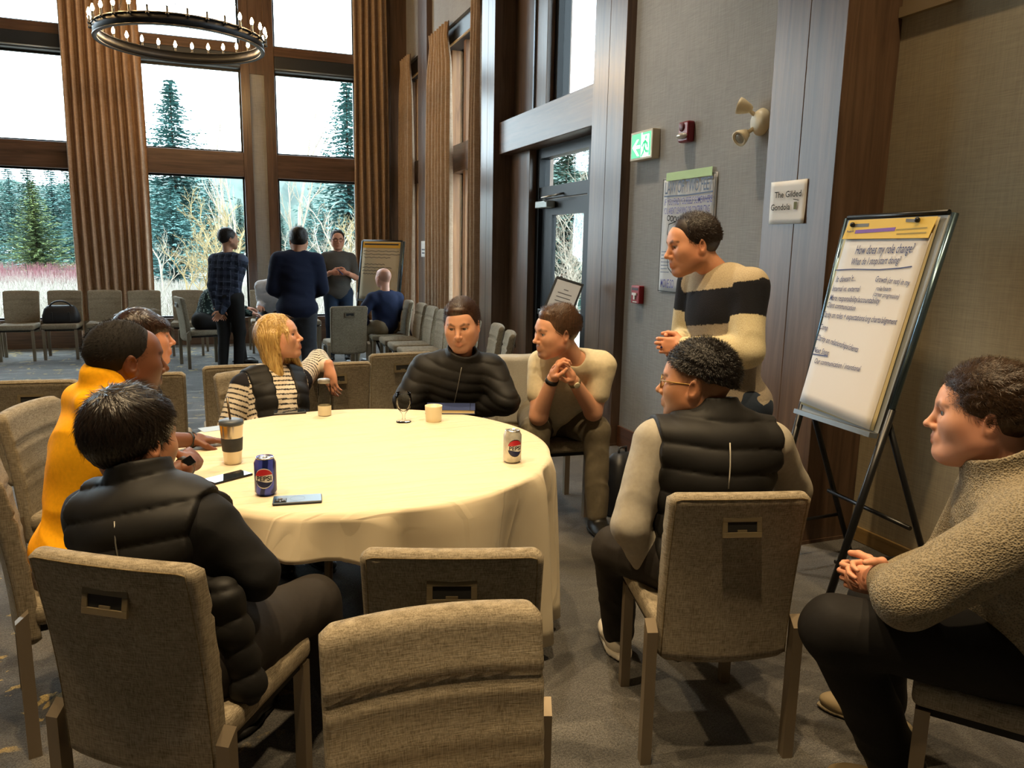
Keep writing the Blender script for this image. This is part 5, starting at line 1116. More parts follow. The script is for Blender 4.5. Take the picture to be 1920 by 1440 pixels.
h6=K(1042,625,4.0); cl=K(1052,672,3.92)
G6=person('man in cream t-shirt with clasped hands under his chin',J,'d39c7c',head=dict(c=h6,h=266,p=-4,r=4,s=1.06,brow=.6,stub=.45,jaw=1.1,iris='blue'),hair=hr,group=GP,bulk=.05,garments=[
  garment('cream_tee',top_fn(.016,(.29,.29),.062,.018,None),M_cream,wrinkle(61,.004,20)),
  garment('trousers',trousers_fn(.018,.97,.022),M_olive,wrinkle(62,.006,24)),shoes(M_shoeB,o=.012)],
  hands=[(wL,nrm(cl-wL),hright(205)*1.,V3(0,0,1)*.3-FW*.6,dict(curl=.75,sc=1.02)),(wR,nrm(cl+V3(0,0,.01)-wR),-hright(205)*1.,V3(0,0,1)*.3-FW*.6,dict(curl=.85,sc=1.02))])
d=nrm(wL-eL); band(G6,'watch_strap',wL-d*.02,d,.031,.010,plain('watch_leather','7a6a4c',.5)); q=nrm(-FW-d*((-FW)@d)); M4=frame(wL-d*.02+q*.031-G6['base'],d,np.cross(q,d)); B().lathe([(.0,-.002),(.017,-.002),(.017,.006),(.014,.007),(0,.007)],20).done('watch_face',plain('dial_cream','d8cfae',.25),G6['root']).matrix_local=M4
d=nrm(wR-eR); band(G6,'sport_band',wR-d*.02,d,.032,.012,M_band)
# ---------------------------------------------------------------- 7 standing man in the colour-block sweater
p7=K(1372,752,3.52); n7=K(1350,508,3.50); wL=K(1285,650,3.36); wR=K(1268,640,3.48)
J=joints(p7,n7,262,264,wL,wR,V3(p7[0]+.02,p7[1]-.10,.09),V3(p7[0]+.03,p7[1]+.12,.09),eLh=(.6,-.6,-.6),eRh=(.3,.5,-1),sw=.185,kh=hfwd(262),th=.40,sh=.40)
hr=hd('hair_dark','2e2019','140d0a',th=.015,side=.008,front=.078,temple=.075,nape=-.05,n=6500,L=.016,lift=.6,w=.0005,seed=9,jit=.5,flow=FLOWB)
def blocks(G,V,A,Tg):
    J=G['J']; q=V-J['pelvis']; s=q@J['u']; x=q@J['rs']; oat,blk,taupe,cream=[np.array(lin(c)) for c in ('a89a80','14151c','8d8272','c9bd9a')]
    st=.012*np.floor((x+.3)/.045*1.0)*.35
    C=np.tile(taupe,(len(V),1)); top=.500+st*.5; lo=.345+st*.5
    C[s>lo]=blk; C[s>top]=oat
    arm=Tg>=2; al=np.where(Tg==3,A+.29,A); C[arm]=cream; C[arm&(al<.135)]=blk
    C[(s>top+.02)&(np.abs(x)<.16)]=oat; C[(s<.0)]=np.array(lin('a39a88')); return C
def jitter(G,V,A,Tg): return blocks(G,V,A,Tg)
G7=person('standing man in beige and black colour-block sweater holding a marker',J,'c98f6e',head=dict(c=K(1297,462,3.46),h=281,p=-8,r=0,s=1.06,brow=.75,stub=.3,jaw=1.1,nose=1.1),hair=hr,group=GP,bulk=.05,garments=[
  garment('colour_block_sweater',top_fn(.026,(1.,1.),.066,.012,.085,of=.014),attrcol('sweater_knit',.95,220,.4),wrinkle(71,.005,20),blocks,vox=.005),
  garment('jeans',trousers_fn(.016,1.,.024),M_jean,wrinkle(72,.003,26)),shoes(M_shoeB)],
  hands=[(wL,nrm(K(1250,648,3.36)-wL),V3(.1,.8,-.1),V3(0,0,1),dict(curl=.8,tc=.6)),(wR,nrm(K(1238,658,3.42)-wR),V3(.3,-.6,.3),V3(-.2,0,1),dict(curl=.9,tc=.6))])
# ---------------------------------------------------------------- 8 man with glasses, black puffer vest, back to the camera
n8=K(1342,795,2.50)
J=joints((1.475,2.02,.58),n8,12,15.5,K(1225,1085,2.62),V3(1.72,2.25,.66),V3(1.43,2.47,.09),V3(1.64,2.42,.09),eLh=(-.9,-.3,-.5),eRh=(1,-.2,-.4),sw=.19,kLh=(-.5,.4,.6),sfw=(.02,.0))
J['kL']=K(1154,1030,2.80)
hr=hd('hair_black_curly','170f0b','070504',th=.022,side=.006,front=.070,cy=.084,temple=.098,nape=.018,nslope=.30,n=9000,L=.014,lift=.7,w=.00055,seed=10,all=1,jit=1.1,disp=lambda P:.005*wob(77,120,6)(P))
G8=person('man with glasses and black curly hair in black puffer vest, back turned',J,'b98562',head=dict(c=K(1304,722,2.52),h=-44,p=2,r=0,s=1.04,brow=.7,stub=.3,fade=dict(th=.01,side=.006,front=.07,temple=.07,nape=-.06),fa=.6),hair=hr,group=GP,bulk=.08,garments=[
  garment('grey_shirt',top_fn(.018,(1.,1.),.066,.01,.06),M_greyslv,wrinkle(81,.004,22)),
  garment('puffer_vest',vest_fn(.036,.10,.075,.090,off=.005),M_puff,puffer(.078,.012,12)),
  garment('trousers',trousers_fn(.02,1.,.026),M_dktr,wrinkle(82,.005,22)),shoes(plain('sneaker_white','c9c0ae',.6),plain('sneaker_sole','b8b0a0',.6))],hands=[(K(1225,1085,2.62),V3(.2,.8,-.3),V3(.3,0,-1),V3(.9,0,0)),(V3(1.72,2.25,.66),V3(-.2,.9,-.2),V3(0,0,-1),V3(-.9,0,0))])
u=J['u']; vp=vest_fn(.036,.10,.075,.090,off=.005)(G8); ribbon(G8,'back_seam',[surf(G8,J['neck']-u*(.035+.035*i)-J['fs']*.3,J['fs'],vp)-J['fs']*.007 for i in range(5)],.002,plain('reflective_strip','b8b4a8',.3))
def glasses(G,mat,th=.0018):
    HM,c,s=G['HM'],G['hc'],G['hs']; L=lambda p:tuple((np.array(p)*s)@HM+c-G['base']); b=B()
    for sg in (-1,1):
        b.tube([L((sg*.034+.024*math.cos(a),.101-.004*abs(math.cos(a)),.006+.021*math.sin(a))) for a in np.linspace(0,2*PI,17)],th,6); b.tube([L((sg*.058,.097,.012)),L((sg*.077,.06,.013)),L((sg*.082,-.01,.014)),L((sg*.080,-.03,.0))],th,6)
    b.tube([L((-.010,.101,.012)),L((0,.106,.014)),L((.010,.101,.012))],th,6); b.done('glasses_frame',mat,G['root'],smooth=True)
glasses(G8,plain('gold_frame','8f6f38',.3,.7),.0022)
# ---------------------------------------------------------------- 9 man in grey fleece at the right
n9=K(1905,905,1.95); wL=K(1662,1092,2.08); wR=K(1672,1085,2.12); kL=K(1565,1178,2.06); aL=V3(*onz(1690,1455,.09))
J=joints((1.985,1.235,.59),n9,-40,-42,wL,wR,aL,V3(2.05,1.75,.09),kL=kL,eLh=(-.3,-.9,-.9),eRh=(.8,.3,-.6),sw=.19,tL=V3(-.6,.7,0),tR=V3(-.6,.7,0),sfw=(.0,.03))
J['eL']=K(1700,1120,1.86)
hr=hd('hair_wavy_brown','4f3823','24170d',th=.020,side=.012,front=.078,cy=.080,temple=.075,nape=-.055,n=11000,L=.024,lift=.45,w=.00045,seed=11,all=1,jit=.6,flow=FLOWB,disp=lambda P:.004*wob(78,110,6)(P))
fle=NT('grey_fleece'); fle.rough(.97); vv=fle.N('ShaderNodeTexVoronoi'); vv.inputs['Scale'].default_value=210; fle.L(fle.coords(),vv.inputs['Vector']); ns=fle.noise(fle.coords(),90,3)
ff=fle.math('ADD',fle.math('MULTIPLY',vv.outputs['Distance'],.8),fle.math('MULTIPLY',ns,.5)); fle.col(fle.ramp(ff,[(.25,'554c3e'),(.75,'93876f')])); fle.bump(ff,.7,.006); M_fleece=fle.m
G9=person('man with wavy brown hair in grey sherpa fleece with folded hands',J,'d9a184',head=dict(c=K(1838,782,1.98),h=-45,p=0,r=0,s=1.02,brow=.6,fat=.55,nose=.95,iris='blue'),hair=hr,group=GP,bulk=.16,garments=[
  garment('undershirt',top_fn(.016,(0,0),.07,.0,.16),CL('pale_shirt','9a9688',.8),wrinkle(91,.005,18)),
  garment('fleece_pullover',top_fn(.032,(1.,1.),.062,.012,.03,extra=collar(.085,.100,.096,.018,.02)),M_fleece,wrinkle(92,.005,14)),
  garment('trousers',trousers_fn(.026,1.,.034),M_blktr,wrinkle(93,.006,18)),shoes(plain('shoe_tan','8f7d5c',.7),plain('sole_tan','a89878',.7))],
  hands=[(wL,nrm(K(1632,1088,2.1)-wL),V3(.3,.9,-.1),V3(0,0,1),dict(curl=.9,tc=.5)),(wR,nrm(K(1630,1075,2.13)-wR),V3(-.2,-.9,-.2),V3(0,0,1),dict(curl=.8,tc=.5))])
# ================================================================ far group
FV=.011; FH=.006
def far(label,J,skin,head,hair,gar,hands=(),**k): return person(label,J,skin,FV,FH,head,hair,gar,GQ,hands=hands,**k)
SH=hd('hair_far_dark','1d1512','0c0908',th=.018,side=.010,front=.076,temple=.075,nape=-.05,n=900,L=.02,lift=.5,w=.0015,seed=12)
def foot_at(x,y): return V3(x,y,.09)
# 10 plaid shirt, hands behind his back
f10=onz(430,692,0); p10=K(428,585,9.3); p10[2]=.93; n10=K(428,478,9.25)
wA=K(416,585,9.17); wB=K(408,582,9.19)
J=joints(p10,n10,28,28,wB,wA,foot_at(p10[0]-.09,p10[1]-.02),foot_at(p10[0]+.09,p10[1]-.05),eLh=(-.7,-.5,0),eRh=(.9,.1,0),sw=.175,kh=hfwd(28),th=.42,sh=.42)
def plaid(G,V,A,Tg):
    J=G['J']; q=V-J['pelvis']; s=q@J['u']; x=q@J['rs']; a=np.where(Tg>=2,A,s)
    m=((a/.085)%1<.5).astype(float)+((x/.085)%1<.5).astype(float); l=((a/.085)%1<.07)|((x/.085)%1<.07); c=np.array(lin('0e1422'))[None]*(1-m[:,None]/2)+np.array(lin('33394a'))[None]*m[:,None]/2; c[l]=np.array(lin('4a5163')); return c
far('standing man in dark blue plaid shirt with hands behind his back',J,'b07f62',dict(c=K(429,449,9.25),h=70,p=3,brow=.7,stub=.6),SH,[garment('plaid_shirt',top_fn(.02,(1,1),.06,.01,.12),attrcol('plaid_cloth',.9),wrinkle(101,.006,16),plaid),garment('trousers',trousers_fn(.014),M_blktr),shoes(M_shoeB)],
  hands=[(wB,V3(.5,0,-.8),V3(0,-1,0),V3(.5,0,.5)),(wA,V3(-.6,0,-.7),V3(0,-1,0),V3(-.5,0,.5))])
# 11 seated person in dark floral top
p11=V3(-.19,10.66,.575); n11=K(398,548,10.15)
J=joints(p11,n11,95,92,V3(.35,10.74,.72),K(470,588,10.05),foot_at(.25,10.79),foot_at(.28,10.57),sw=.16)
def floral(G,V,A,Tg):
    q=wob(111,90,6)(V.astype(f32)); w=wob(112,120,6)(V.astype(f32)); C=np.tile(lin('11201f'),(len(V),1)).astype(float); C[q>.32]=lin('4d5f58'); C[w>.42]=lin('8a9a90'); return C
far('seated person in dark floral top behind the plaid shirt',J,'c8957a',dict(c=K(418,522,10.2),h=95,p=-12,ear=0),hd('hair_far_brown','2a1c14','120c08',th=.018,side=.014,nape=-.12,nslope=.3,front=.07,n=0),[garment('floral_top',top_fn(.018,(1,1),.06,.01,.1),attrcol('floral_cloth',.9),None,floral),garment('trousers',trousers_fn(.014),M_blktr),shoes(M_shoeB)],female=1,hands=[(V3(.35,10.74,.72),V3(1,0,0),V3(0,0,-1),V3(0,-1,0)),(K(470,588,10.05),V3(1,0,-.1),V3(0,0,-1),V3(0,1,0))])
# 12 navy sweater, back turned
p12=K(558,600,8.0); p12[2]=.92; n12=K(558,478,7.95); wA=V3(p12[0]-.10,p12[1]+.26,1.02); wB=V3(p12[0]+.14,p12[1]+.24,1.02)
J=joints(p12,n12,8,8,wA,wB,foot_at(p12[0]-.1,p12[1]),foot_at(p12[0]+.1,p12[1]-.04),eLh=(-.35,-.3,-1),eRh=(.35,-.3,-1),sw=.185,kh=hfwd(8))
far('standing man in loose navy sweater, back turned, with dark hair',J,'c49072',dict(c=K(560,452,7.95),h=5,p=-4,s=1.05),SH,[garment('navy_sweater',top_fn(.036,(1,1),.062,.0,.10,of=.016),M_navy,wrinkle(121,.008,14)),garment('trousers',trousers_fn(.018),CL('grey_jeans','3a3d44',.8),wrinkle(122,.004,20)),shoes(M_shoeB)],bulk=.06)
# 13 seated person in white shirt
p13=V3(.72,11.75,.57); n13=K(513,530,10.9)
J=joints(p13,n13,190,190,V3(.9,11.4,.7),V3(.55,11.4,.7),foot_at(.85,11.4),foot_at(.6,11.4),sw=.18)
far('seated person in crumpled white shirt behind the navy sweater',J,'cf9d82',dict(c=n13+V3(.03,-.05,.17),h=175,p=-10),SH,[garment('white_shirt',top_fn(.024,(1,1),.062,.01,.1),M_white,wrinkle(131,.010,22)),garment('trousers',trousers_fn(.014),M_blktr),shoes(M_shoeB)],hands=[(V3(.9,11.4,.7),V3(0,-1,-.2),V3(0,0,-1),V3(-1,0,0)),(V3(.55,11.4,.7),V3(0,-1,-.2),V3(0,0,-1),V3(1,0,0))])
# 14 grey polo, facing the camera
p14=K(634,535,10.5); p14[2]=.93; n14=K(634,474,10.5); wA=K(650,512,10.25); wB=K(622,511,10.25)
J=joints(p14,n14,186,186,wA,wB,foot_at(p14[0]+.12,p14[1]),foot_at(p14[0]-.12,p14[1]),eLh=(.5,.2,-1),eRh=(-.5,.2,-1),sw=.175,kh=hfwd(186),bare=1)
G14=far('standing man in grey polo shirt with glasses and joined hands',J,'c58d72',dict(c=K(633,450,10.45),h=183,p=-4,s=1.03,brow=.6),dict(SH,th=.010),[garment('polo_shirt',top_fn(.018,(.40,.40),.060,.012,.09),M_polo,wrinkle(141,.006,14)),garment('jeans',trousers_fn(.016),CL('blue_jeans','1d2c40',.8)),shoes(M_shoeB)],hands=[(wA,nrm(wB-wA)+V3(0,-.2,.1),V3(0,1,0),V3(0,0,1)),(wB,nrm(wA-wB)+V3(0,-.3,0),V3(0,1,0),V3(0,0,1))],bulk=.08)
glasses(G14,M_dark,.003)
# 15 bald man in navy, seated with his back turned
p15=V3(1.99,9.66,.575); n15=K(722,550,9.66); wA=K(690,607,9.75); wB=V3(2.02,9.98,.70)
J=joints(p15,n15,-28,-15,wA,wB,foot_at(1.66,10.05),foot_at(1.88,10.13),eLh=(-.7,-.4,-.6),sw=.185)
far('seated bald man in navy sweater and khaki trousers, back turned',J,'cf9c86',dict(c=K(719,521,9.66),h=-22,p=4,s=1.04,fade=dict(th=.01,side=.006,front=.06,temple=.07,nape=-.06,post=[el((0,.0,.10),(.08,.10,.05),k=.01,op=-1)]),fa=.5),None,[garment('navy_sweater',top_fn(.022,(1,1),.062,.0,.12),CL('navy_fine','1a2440',.85),wrinkle(151,.005,14)),garment('trousers',trousers_fn(.016),M_khaki,wrinkle(152,.005,18)),shoes(M_shoeB)],hands=[(wA,V3(-.8,.4,.1),V3(0,0,-1),V3(.3,.8,0)),(wB,V3(-.3,.9,-.2),V3(0,0,-1),V3(-.9,0,0))])
# ================================================================ tablecloth, draped over the table and over the laps under it
LAPS=[]
for J_ in SEATED:
    for s_ in 'LR':
        for a_,b_,r0,r1 in ((J_['h'+s_],J_['k'+s_],.112,.082),(J_['k'+s_],J_['a'+s_],.082,.062)):
            for t_ in np.linspace(0,1,15): q_=a_+(b_-a_)*t_; LAPS.append((q_[0],q_[1],q_[2]+r0+(r1-r0)*t_))
for (cx_,cy_0,rot_) in ((-.44,2.79,-76),(.26,4.14,203),(1.17,4.05,165),(-.52,3.60,-107)):
    c_,s_=math.cos(math.radians(rot_)),math.sin(math.radians(rot_))
    for lx in (-.21,-.1,0,.1,.21):
        for ly in (.15,.2,.245): LAPS.append((cx_+c_*lx-s_*ly,cy_0+s_*lx+c_*ly,.48))
t=NT('tablecloth_linen'); t.rough(.75); n1=t.noise(t.coords((1.2,8,1.2),(0,0,.5)),1.5,2,.4,.0); n2=t.noise(t.coords(),300,2); t.col('d8caad')
r=t.ramp(n1,[(.44,(0,0,0)),(.50,(1,1,1)),(.53,(.1,.1,.1)),(.62,(.0,.0,.0)),(.66,(.8,.8,.8)),(.72,(0,0,0))]); t.bump(t.math('ADD',t.math('MULTIPLY',r,.16),t.math('MULTIPLY',n1,1.)),.55,.03); t.p.inputs['Specular IOR Level'].default_value=.2; t.p.inputs['Sheen Weight'].default_value=.1; M_cloth=t.m
NA=720; g=np.random.default_rng(4); th=np.linspace(0,2*PI,NA,endpoint=False)
ph=(17*th+1.2*np.sin(3*th+1)+.8*np.sin(5*th+2.2)+.5*np.sin(8*th))/(2*PI); cy_=ph%1; fold=np.where(cy_<.70,(.5-.5*np.cos(PI*cy_/.70)),(.5+.5*np.cos(PI*(cy_-.70)/.30)))*(.55+.45*np.sin(2.3*np.floor(ph)+1)**2)
fold=(np.roll(fold,1)+2*fold+np.roll(fold,-1))/4; fold2=.5+.5*np.sin(2*PI*ph*2+1.3*np.sin(2*th))
hem=.10+.05*np.sin(2*th+.6)+.02*np.sin(5*th); 
# the hem rides up over every leg and seat edge that reaches under the table
for px_,py_,zt_ in LAPS:
    rr_=math.hypot(px_-TX,py_-TY)
    if .70<rr_<.97 and zt_<.70:
        da=np.abs((th-math.atan2(py_-TY,px_-TX)+PI)%(2*PI)-PI); w_=np.clip((.30-da)/.17,0,1); w_=w_*w_*(3-2*w_); hem=np.maximum(hem,hem*(1-w_)+(zt_+.012)*w_)
amp_=np.clip((TZ-hem)/.45,.12,1); rows=[]
for r_ in (.02,.12,.25,.4,.55,.68,.745,.775): rows.append(np.c_[r_*np.cos(th),r_*np.sin(th),np.full(NA,TZ)+.0012*np.sin(7*r_+6*th)*(r_>.3)])
for k,v in enumerate(np.r_[0,.012,.035,.08,.14,.22,.32,.44,.56,.68,.8,.9,1.]):
    z=TZ-.004-v*(TZ-hem) if k else np.full(NA,TZ-.001); rr=TR+ (0 if k else -.004)+ .012*min(1,v*12)+(v**.55*(.125*fold-.072)+v*.015*(fold2-.5)+.006*v)*amp_+v*.03*(1-amp_)
    rows.append(np.c_[rr*np.cos(th),rr*np.sin(th),z])
V=np.concatenate(rows+[np.array([[0,0,TZ]])]); m=len(rows)
F=[(j*NA+i,j*NA+(i+1)%NA,(j+1)*NA+(i+1)%NA,(j+1)*NA+i) for j in range(m-1) for i in range(NA)]; c0=len(V)-1
F=np.array([f[::-1] for f in F])
Fc=np.array([(c0,i,(i+1)%NA,(i+1)%NA) for i in range(0)]).reshape(0,4)
me=mesh_np('tablecloth',V,np.array(F)); me.flip_normals(); 
bm_=bmesh.new(); bm_.from_mesh(me); bm_.verts.ensure_lookup_table(); bm_.faces.new([bm_.verts[i] for i in range(NA)]); bmesh.ops.recalc_face_normals(bm_,faces=bm_.faces); bm_.to_mesh(me); bm_.free()
me.materials.append(M_cloth); o=bpy.data.objects.new('tablecloth',me); o.location=(TX,TY,0); link(o,None,'cream linen tablecloth draped in folds over the round table','tablecloth')
md=o.modifiers.new('thick','SOLIDIFY'); md.thickness=.003; md.offset=1
# ================================================================ held and draped things
a=K(1264,628,3.40); b_=K(1240,652,3.36); o=B().tube([tuple(a-b_),(0,0,0)],[.0075,.0065],10).done('marker_pen',plain('marker_blue','1b2050',.4),None,'dark blue marker held by the standing man in the colour-block sweater','marker',loc=tuple(b_))
a=K(633,505,10.2); b_=K(643,515,10.2); B().tube([tuple(a-b_),(0,0,0)],.008,8).done('marker_pen',plain('marker_blue','1b2050',.4),None,'marker held by the man in grey polo','marker',loc=tuple(b_))
# fleece jacket hung over the back of the t-shirt man's chair
c=V3(1.83,4.15,0); ux=V3(math.cos(math.radians(176)),math.sin(math.radians(176)),0); uy=V3(-ux[1],ux[0],0); R=np.stack([ux,uy,V3(0,0,1)]); L_=lambda x,y,z: c+ux*x+uy*y+V3(0,0,z)
bk=L_(0,-.25,0)
V,F=nets([bx(L_(0,-.250,.705),(.243,.080,.215),.03,R,.01),bx(L_(0,-.250,.58),(.226,.066,.322),.02,R,.006,-1),bx(L_(.285,-.215,.66),(.030,.050,.21),.028,R,.03),bx(L_(.255,-.24,.86),(.05,.05,.035),.03,R,.03)],.008,disp=lambda P:.004*wob(55,26,6)(P))
me=mesh_np('jacket',V-bk,F); me.materials.append(CL('fleece_pale','aaa69c',.95,150,.5)); o=bpy.data.objects.new('fleece_jacket',me); o.location=bk; link(o,None,'pale grey fleece jacket hung over the chair of the man in cream t-shirt','jacket')
# ================================================================ outside the windows
GZ=-.5
t=NT('pale_ground'); t.rough(.95); n1=t.noise(t.coords(),.6,4); t.col(t.ramp(n1,[(.35,'6d665a'),(.65,'8f897f')])); M_gr=t.m
b=B(); N_=24
b.quad((-90,13.3,GZ),(90,13.3,GZ),(90,120,GZ),(-90,120,GZ)); b.quad((3.9,-20,GZ),(60,-20,GZ),(60,13.3,GZ),(3.9,13.3,GZ)); b.quad((-60,-20,GZ),(-9.3,-20,GZ),(-9.3,13.3,GZ),(-60,13.3,GZ)); b.done('ground',M_gr,kind='structure')
def foliage_mat(name,c,c2):
    t=NT(name); t.rough(.8); n=t.noise(t.coords(),3,3); t.col(t.ramp(n,[(.35,c2),(.65,c)])); return t.m
M_sp=[foliage_mat('spruce_blue','6f9c98','38625e'),foliage_mat('spruce_dark','4a7466','25463c'),foliage_mat('spruce_olive','748244','445428')]; M_bark=plain('spruce_bark','4a3c30',.9); M_pale=plain('birch_bark','968b7a',.85); M_tan=plain('sapling_bark','8a774f',.85)
def spruce_mesh(seed,slim=.36):
    g=np.random.default_rng(seed); V=[];n=0; LV=50
    for l in range(LV):
        t=(l+.5)/LV; z=1-t*.93; R=slim*(t**.85)*g.uniform(.8,1.12); nb=int(5+7*t**.6)
        for k in range(nb):
            a=2*PI*k/nb+g.uniform(-.3,.3)+l*1.3; L=R*g.uniform(.7,1.1); d=np.array([math.cos(a),math.sin(a),0]); s=np.array([-d[1],d[0],0]); droop=-.25*L-.02*t
            m=max(6,int(L*85)); 
            for q in range(m):
                f=(q+.6)/m; p=d*L*f+np.array([0,0,z+droop*f**1.3+.25*L*f**4])
                for sg in (-1,1):
                    tw=(d*.75+s*sg*g.uniform(.5,1.)+np.array([0,0,g.uniform(-.45,.15)])); tw=tw/np.linalg.norm(tw)*g.uniform(.022,.042)*(1.1-.5*f); w=np.cross(tw,[0,0,1]); w=w/np.linalg.norm(w)*.0085
                    V+= [p-w,p+w,p+tw*.7+w*.8,p+tw]
    V=np.array(V); F=np.arange(len(V)).reshape(-1,4); return mesh_np('foliage',V,F,False)
SPM=[spruce_mesh(1),spruce_mesh(2,.42),spruce_mesh(3,.33)]
SPV={}
def spruce(px,py,d,kind,label,mi=None,wid=1.):
    tip=K(px,py,d); h=tip[2]-GZ; r=empty('spruce_tree',(tip[0],tip[1],GZ),label,'tree',rnd.uniform(0,6),'spruce trees outside')
    mi=rnd.randrange(3) if mi is None else mi
    if (mi,kind) not in SPV:
        m=SPM[mi] if not SPM[mi].materials else SPM[mi].copy()
        m.materials.clear(); m.materials.append(M_sp[kind]); SPV[(mi,kind)]=m
        if mi not in SPV: SPV[mi]=m
    o=inst(SPV[(mi,kind)],'foliage',r); o.scale=(h*wid,h*wid,h); o2=B().tube([(0,0,0),(0,0,h*.97)],[h*.013,h*.002],6).done('trunk',M_bark,r); return r
for i,(px,py,d) in enumerate(((-75,285,39),(-25,300,50),(12,296,62),(48,292,45),(92,296,56),(122,300,70),(150,292,48),(180,300,53),(215,290,66))): spruce(px,py,d,1 if i%2 else 0,'dense dark blue-green spruce standing in the tree line behind the red twigs',wid=1.15)
spruce(58,338,36,2,'yellow-green young spruce standing before the dark tree line',1,1.1); spruce(246,330,60,2,'olive spruce behind the wide curtain')
spruce(317,148,40,0,'tall blue spruce whose tip rises into the middle pane',0,1.15); spruce(292,318,51,0,'short blue spruce under the tall spruce in the middle window',1); spruce(350,322,79,1,'dark spruce right behind the bare tan saplings',1,1.2); spruce(392,335,57,1,'dark spruce behind the plaid-shirt man',2,1.2); spruce(318,345,31,0,'low blue spruce in front of the tall spruce',1,1.3)
spruce(649,146,37,0,'tall spruce beside the back corner curtain',2,1.1); 
for i,(px,py) in enumerate(((528,400),(556,418),(582,376),(604,372),(626,392),(448,372),(432,390))): spruce(px,py,(58,67,76,62,71,66,74)[i],1,'small distant dark spruce at the foot of the mountain',None,1.1)
spruce(1064,262,24,1,'dark spruce seen through the glass door',1,1.3); spruce(1120,240,30,1,'dark spruce further back beyond the glass door',0,1.3); spruce(1010,150,50,0,'blue spruce beyond the side windows',1,1.2)
def bare_mesh(seed,spread=.5,depth=5,up=.5,fan=3,base=.02):
    g=np.random.default_rng(seed); segs=[]
    def grow(p,d,L,r,lv):
        k=3; q=p
        for i in range(k):
            d=d+g.normal(size=3)*.10+np.array([0,0,.04*up]); d/=np.linalg.norm(d); e=q+d*L/k; segs.append((q,e,r*(1-.25*i/k),r*(1-.25*(i+1)/k))); q=e
            if lv>0 and i<k-1:
                a=g.uniform(0,6.28); s=np.array([math.cos(a),math.sin(a),g.uniform(0,.6)*up+.1]); dd=d*(1-spread)+s*spread; grow(q,dd/np.linalg.norm(dd),L*g.uniform(.45,.7),r*.55,lv-1)
        if lv>0:
            for _ in range(fan-1):
                a=g.uniform(0,6.28); s=np.array([math.cos(a),math.sin(a),g.uniform(.1,.7)*up]); dd=d*(1-spread*.7)+s*spread*.7; grow(q,dd/np.linalg.norm(dd),L*g.uniform(.55,.8),r*.62,lv-1)
    grow(np.zeros(3),np.array([0,0,1.]),.34,base,depth); V=[];F=[];n=0
    top=max(s[1][2] for s in segs)
    for a,b_,r0,r1 in segs:
        d=(b_-a); d/=np.linalg.norm(d)+1e-9; x=np.cross(d,[.3,.5,.8]); x/=np.linalg.norm(x)+1e-9; y=np.cross(d,x)
        for (p,r_) in ((a,r0),(b_,r1)):
            for q in range(3): V.append((p+(x*math.cos(q*2.094)+y*math.sin(q*2.094))*r_)/top)
        F+=[(n,n+1,n+4,n+3),(n+1,n+2,n+5,n+4),(n+2,n,n+3,n+5)]; n+=6
    return mesh_np('branches',np.array(V),np.array(F),True)
BM=[bare_mesh(1,.35,4,.9,2,.012),bare_mesh(2,.62,5,.5,3,.014),bare_mesh(5,.55,5,.6,2,.013),bare_mesh(7,.55,5,.5,3,.006)]
BV={}
def bare(px,py,d,mi,mat,label,wid=1.,thin=1.):
    tip=K(px,py,d); h=tip[2]-GZ; r=empty('bare_tree',(tip[0],tip[1],GZ),label,'tree',rnd.uniform(0,6),'leafless trees outside')
    if (mi,mat.name) not in BV: m=BM[mi].copy(); m.materials.append(mat); BV[(mi,mat.name)]=m
    o=inst(BV[(mi,mat.name)],'branches',r); o.scale=(h*wid,h*wid,h); return r
bare(545,140,31,0,M_pale,'slender pale bare tree with trunk rising up the right window',.8); bare(420,165,29,0,M_pale,'thin pale bare tree in the middle window beside the post',.7); bare(440,230,32,0,M_pale,'second thin bare tree close to the window post',.6)
for i,(px,py,d,k,m) in enumerate(((405,345,27,1,M_tan),(430,380,23.5,2,M_tan),(375,400,24,1,M_tan),(352,440,21,2,M_tan),(300,400,25,2,M_pale),(655,420,22.5,1,M_pale),(600,395,27.5,2,M_pale),(560,430,24.5,1,M_pale),(630,345,30,2,M_pale),(528,470,22,1,M_tan),(645,380,27,1,M_tan))): bare(px,py,d,k,m,'tan leafless sapling with a mass of fine twigs' if m is M_tan else 'pale leafless sapling with spreading twigs',.9)
bare(1085,250,13.5,3,M_pale,'bare tree with arching branches outside the glass door',.9); bare(1055,420,12,3,M_pale,'low bare bush close outside the glass door',1.1); bare(1100,330,17.5,3,M_pale,'tall bare bush behind the arching branches outside the door',1.)
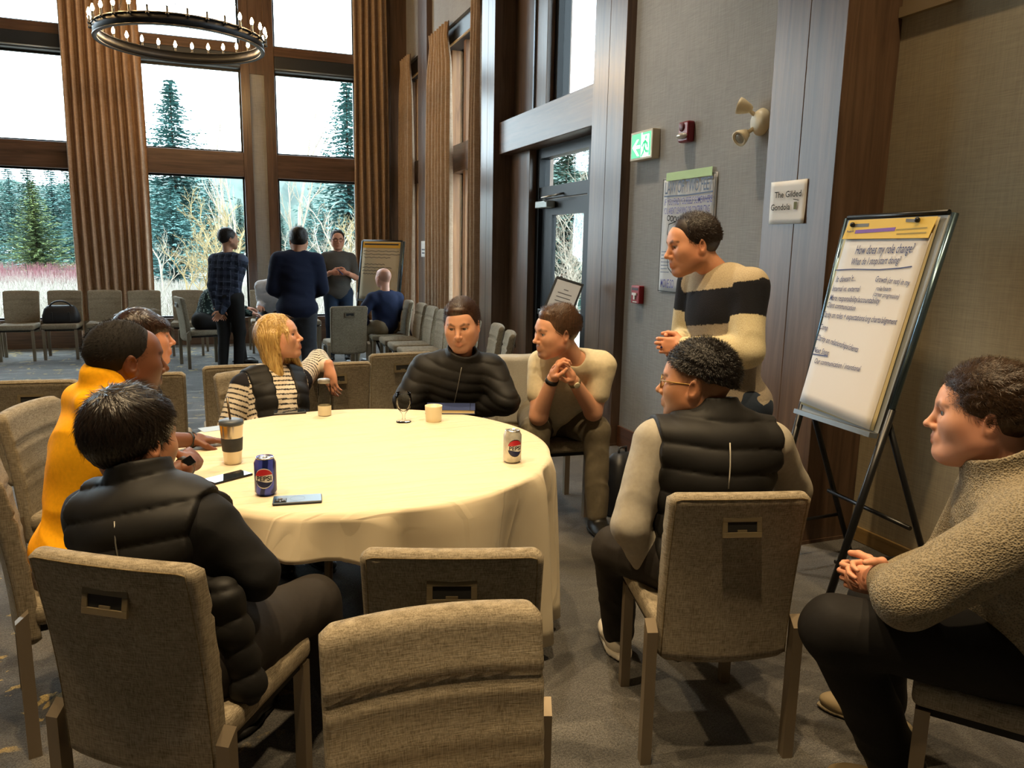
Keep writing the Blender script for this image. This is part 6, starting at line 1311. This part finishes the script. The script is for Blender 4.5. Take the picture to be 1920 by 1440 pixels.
# red twig shrubs
g=np.random.default_rng(8)
def tuft(n,h,spread,w,seed,lean=.5):
    g=np.random.default_rng(seed); V=[]
    for i in range(n):
        a=g.uniform(0,6.28); rr=spread*math.sqrt(g.uniform()); p=np.array([rr*math.cos(a),rr*math.sin(a),0]); d=np.array([math.cos(a)*lean*g.uniform(0,1),math.sin(a)*lean*g.uniform(0,1),1])*h*g.uniform(.5,1.); s=np.array([-math.sin(a),math.cos(a),0])*w
        V+=[p-s,p+s,p+d+s*.4,p+d-s*.4]
    V=np.array(V); return mesh_np('stems',V,np.arange(len(V)).reshape(-1,4),False)
mr=tuft(420,1.5,1.2,.012,3); mr.materials.append(plain('red_twigs','6d4044',.8)); mr2=tuft(420,1.3,1.2,.012,4); mr2.materials.append(plain('mauve_twigs','84706a',.8))
for i in range(16):
    row=i%3; px=-95+(i//3)*66+row*22+rnd.uniform(-4,4); p=K(px,520,(28.,31.,34.)[row]); r=empty('red_twig_shrub',(p[0],p[1],GZ),'leafless reddish shrub in the band below the spruces','shrub',rnd.uniform(0,6),'red shrubs outside'); o=inst(mr if i%3 else mr2,'stems',r); o.scale=(.5,.5,.75)
V=[];g=np.random.default_rng(9)
for i in range(26000):
    px=g.uniform(-120,720); d=18+12*math.sqrt(g.uniform()); p=K(px,500,d); p[2]=GZ; a=g.uniform(0,6.28); h=g.uniform(.25,.7); s=np.array([math.cos(a),math.sin(a),0])*.012; t_=np.array([g.normal()*.18,g.normal()*.18,h]); V+=[p-s,p+s,p+t_+s*.3,p+t_-s*.3]
me=mesh_np('dry_grass',np.array(V),np.arange(len(V)).reshape(-1,4),False); me.materials.append(plain('dry_grass_blades','8a8378',.9)); link(bpy.data.objects.new('dry_grass',me),None,'tall pale dry grass filling the meadow outside','grass',None,'stuff')
# mountain
V=[];F=[];NN=80;g=np.random.default_rng(3); ph=g.uniform(0,6.28,6)
for i in range(NN+1):
    px=-500+2400*i/NN; u=i*.35; py=340-22*math.exp(-((px-620)/160)**2)-30*math.exp(-((px-1150)/250)**2)+6*math.sin(u+ph[0])+4*math.sin(2.7*u+ph[1])+2*math.sin(6*u+ph[2])
    for k,(dd,f) in enumerate(((190,0),(215,.45),(240,1.),(300,.5),(330,0))):
        p=K(px,py,240); hz=p[2]-GZ; q=K(px,480,dd); V.append((q[0],q[1],GZ+hz*f+(4*math.sin(i*1.7+k) if 0<f<1 else 0)))
F=[(i*5+k,(i+1)*5+k,(i+1)*5+k+1,i*5+k+1) for i in range(NN) for k in range(4)]
me=mesh_np('mountain',np.array(V),np.array(F)); t=NT('mountain_forest'); t.rough(.95); n1=t.noise(t.coords(),.05,6,.65); t.col(t.ramp(n1,[(.4,'2f3d38'),(.6,'46544c')])); me.materials.append(t.m); link(bpy.data.objects.new('mountain',me),None,kind='structure')
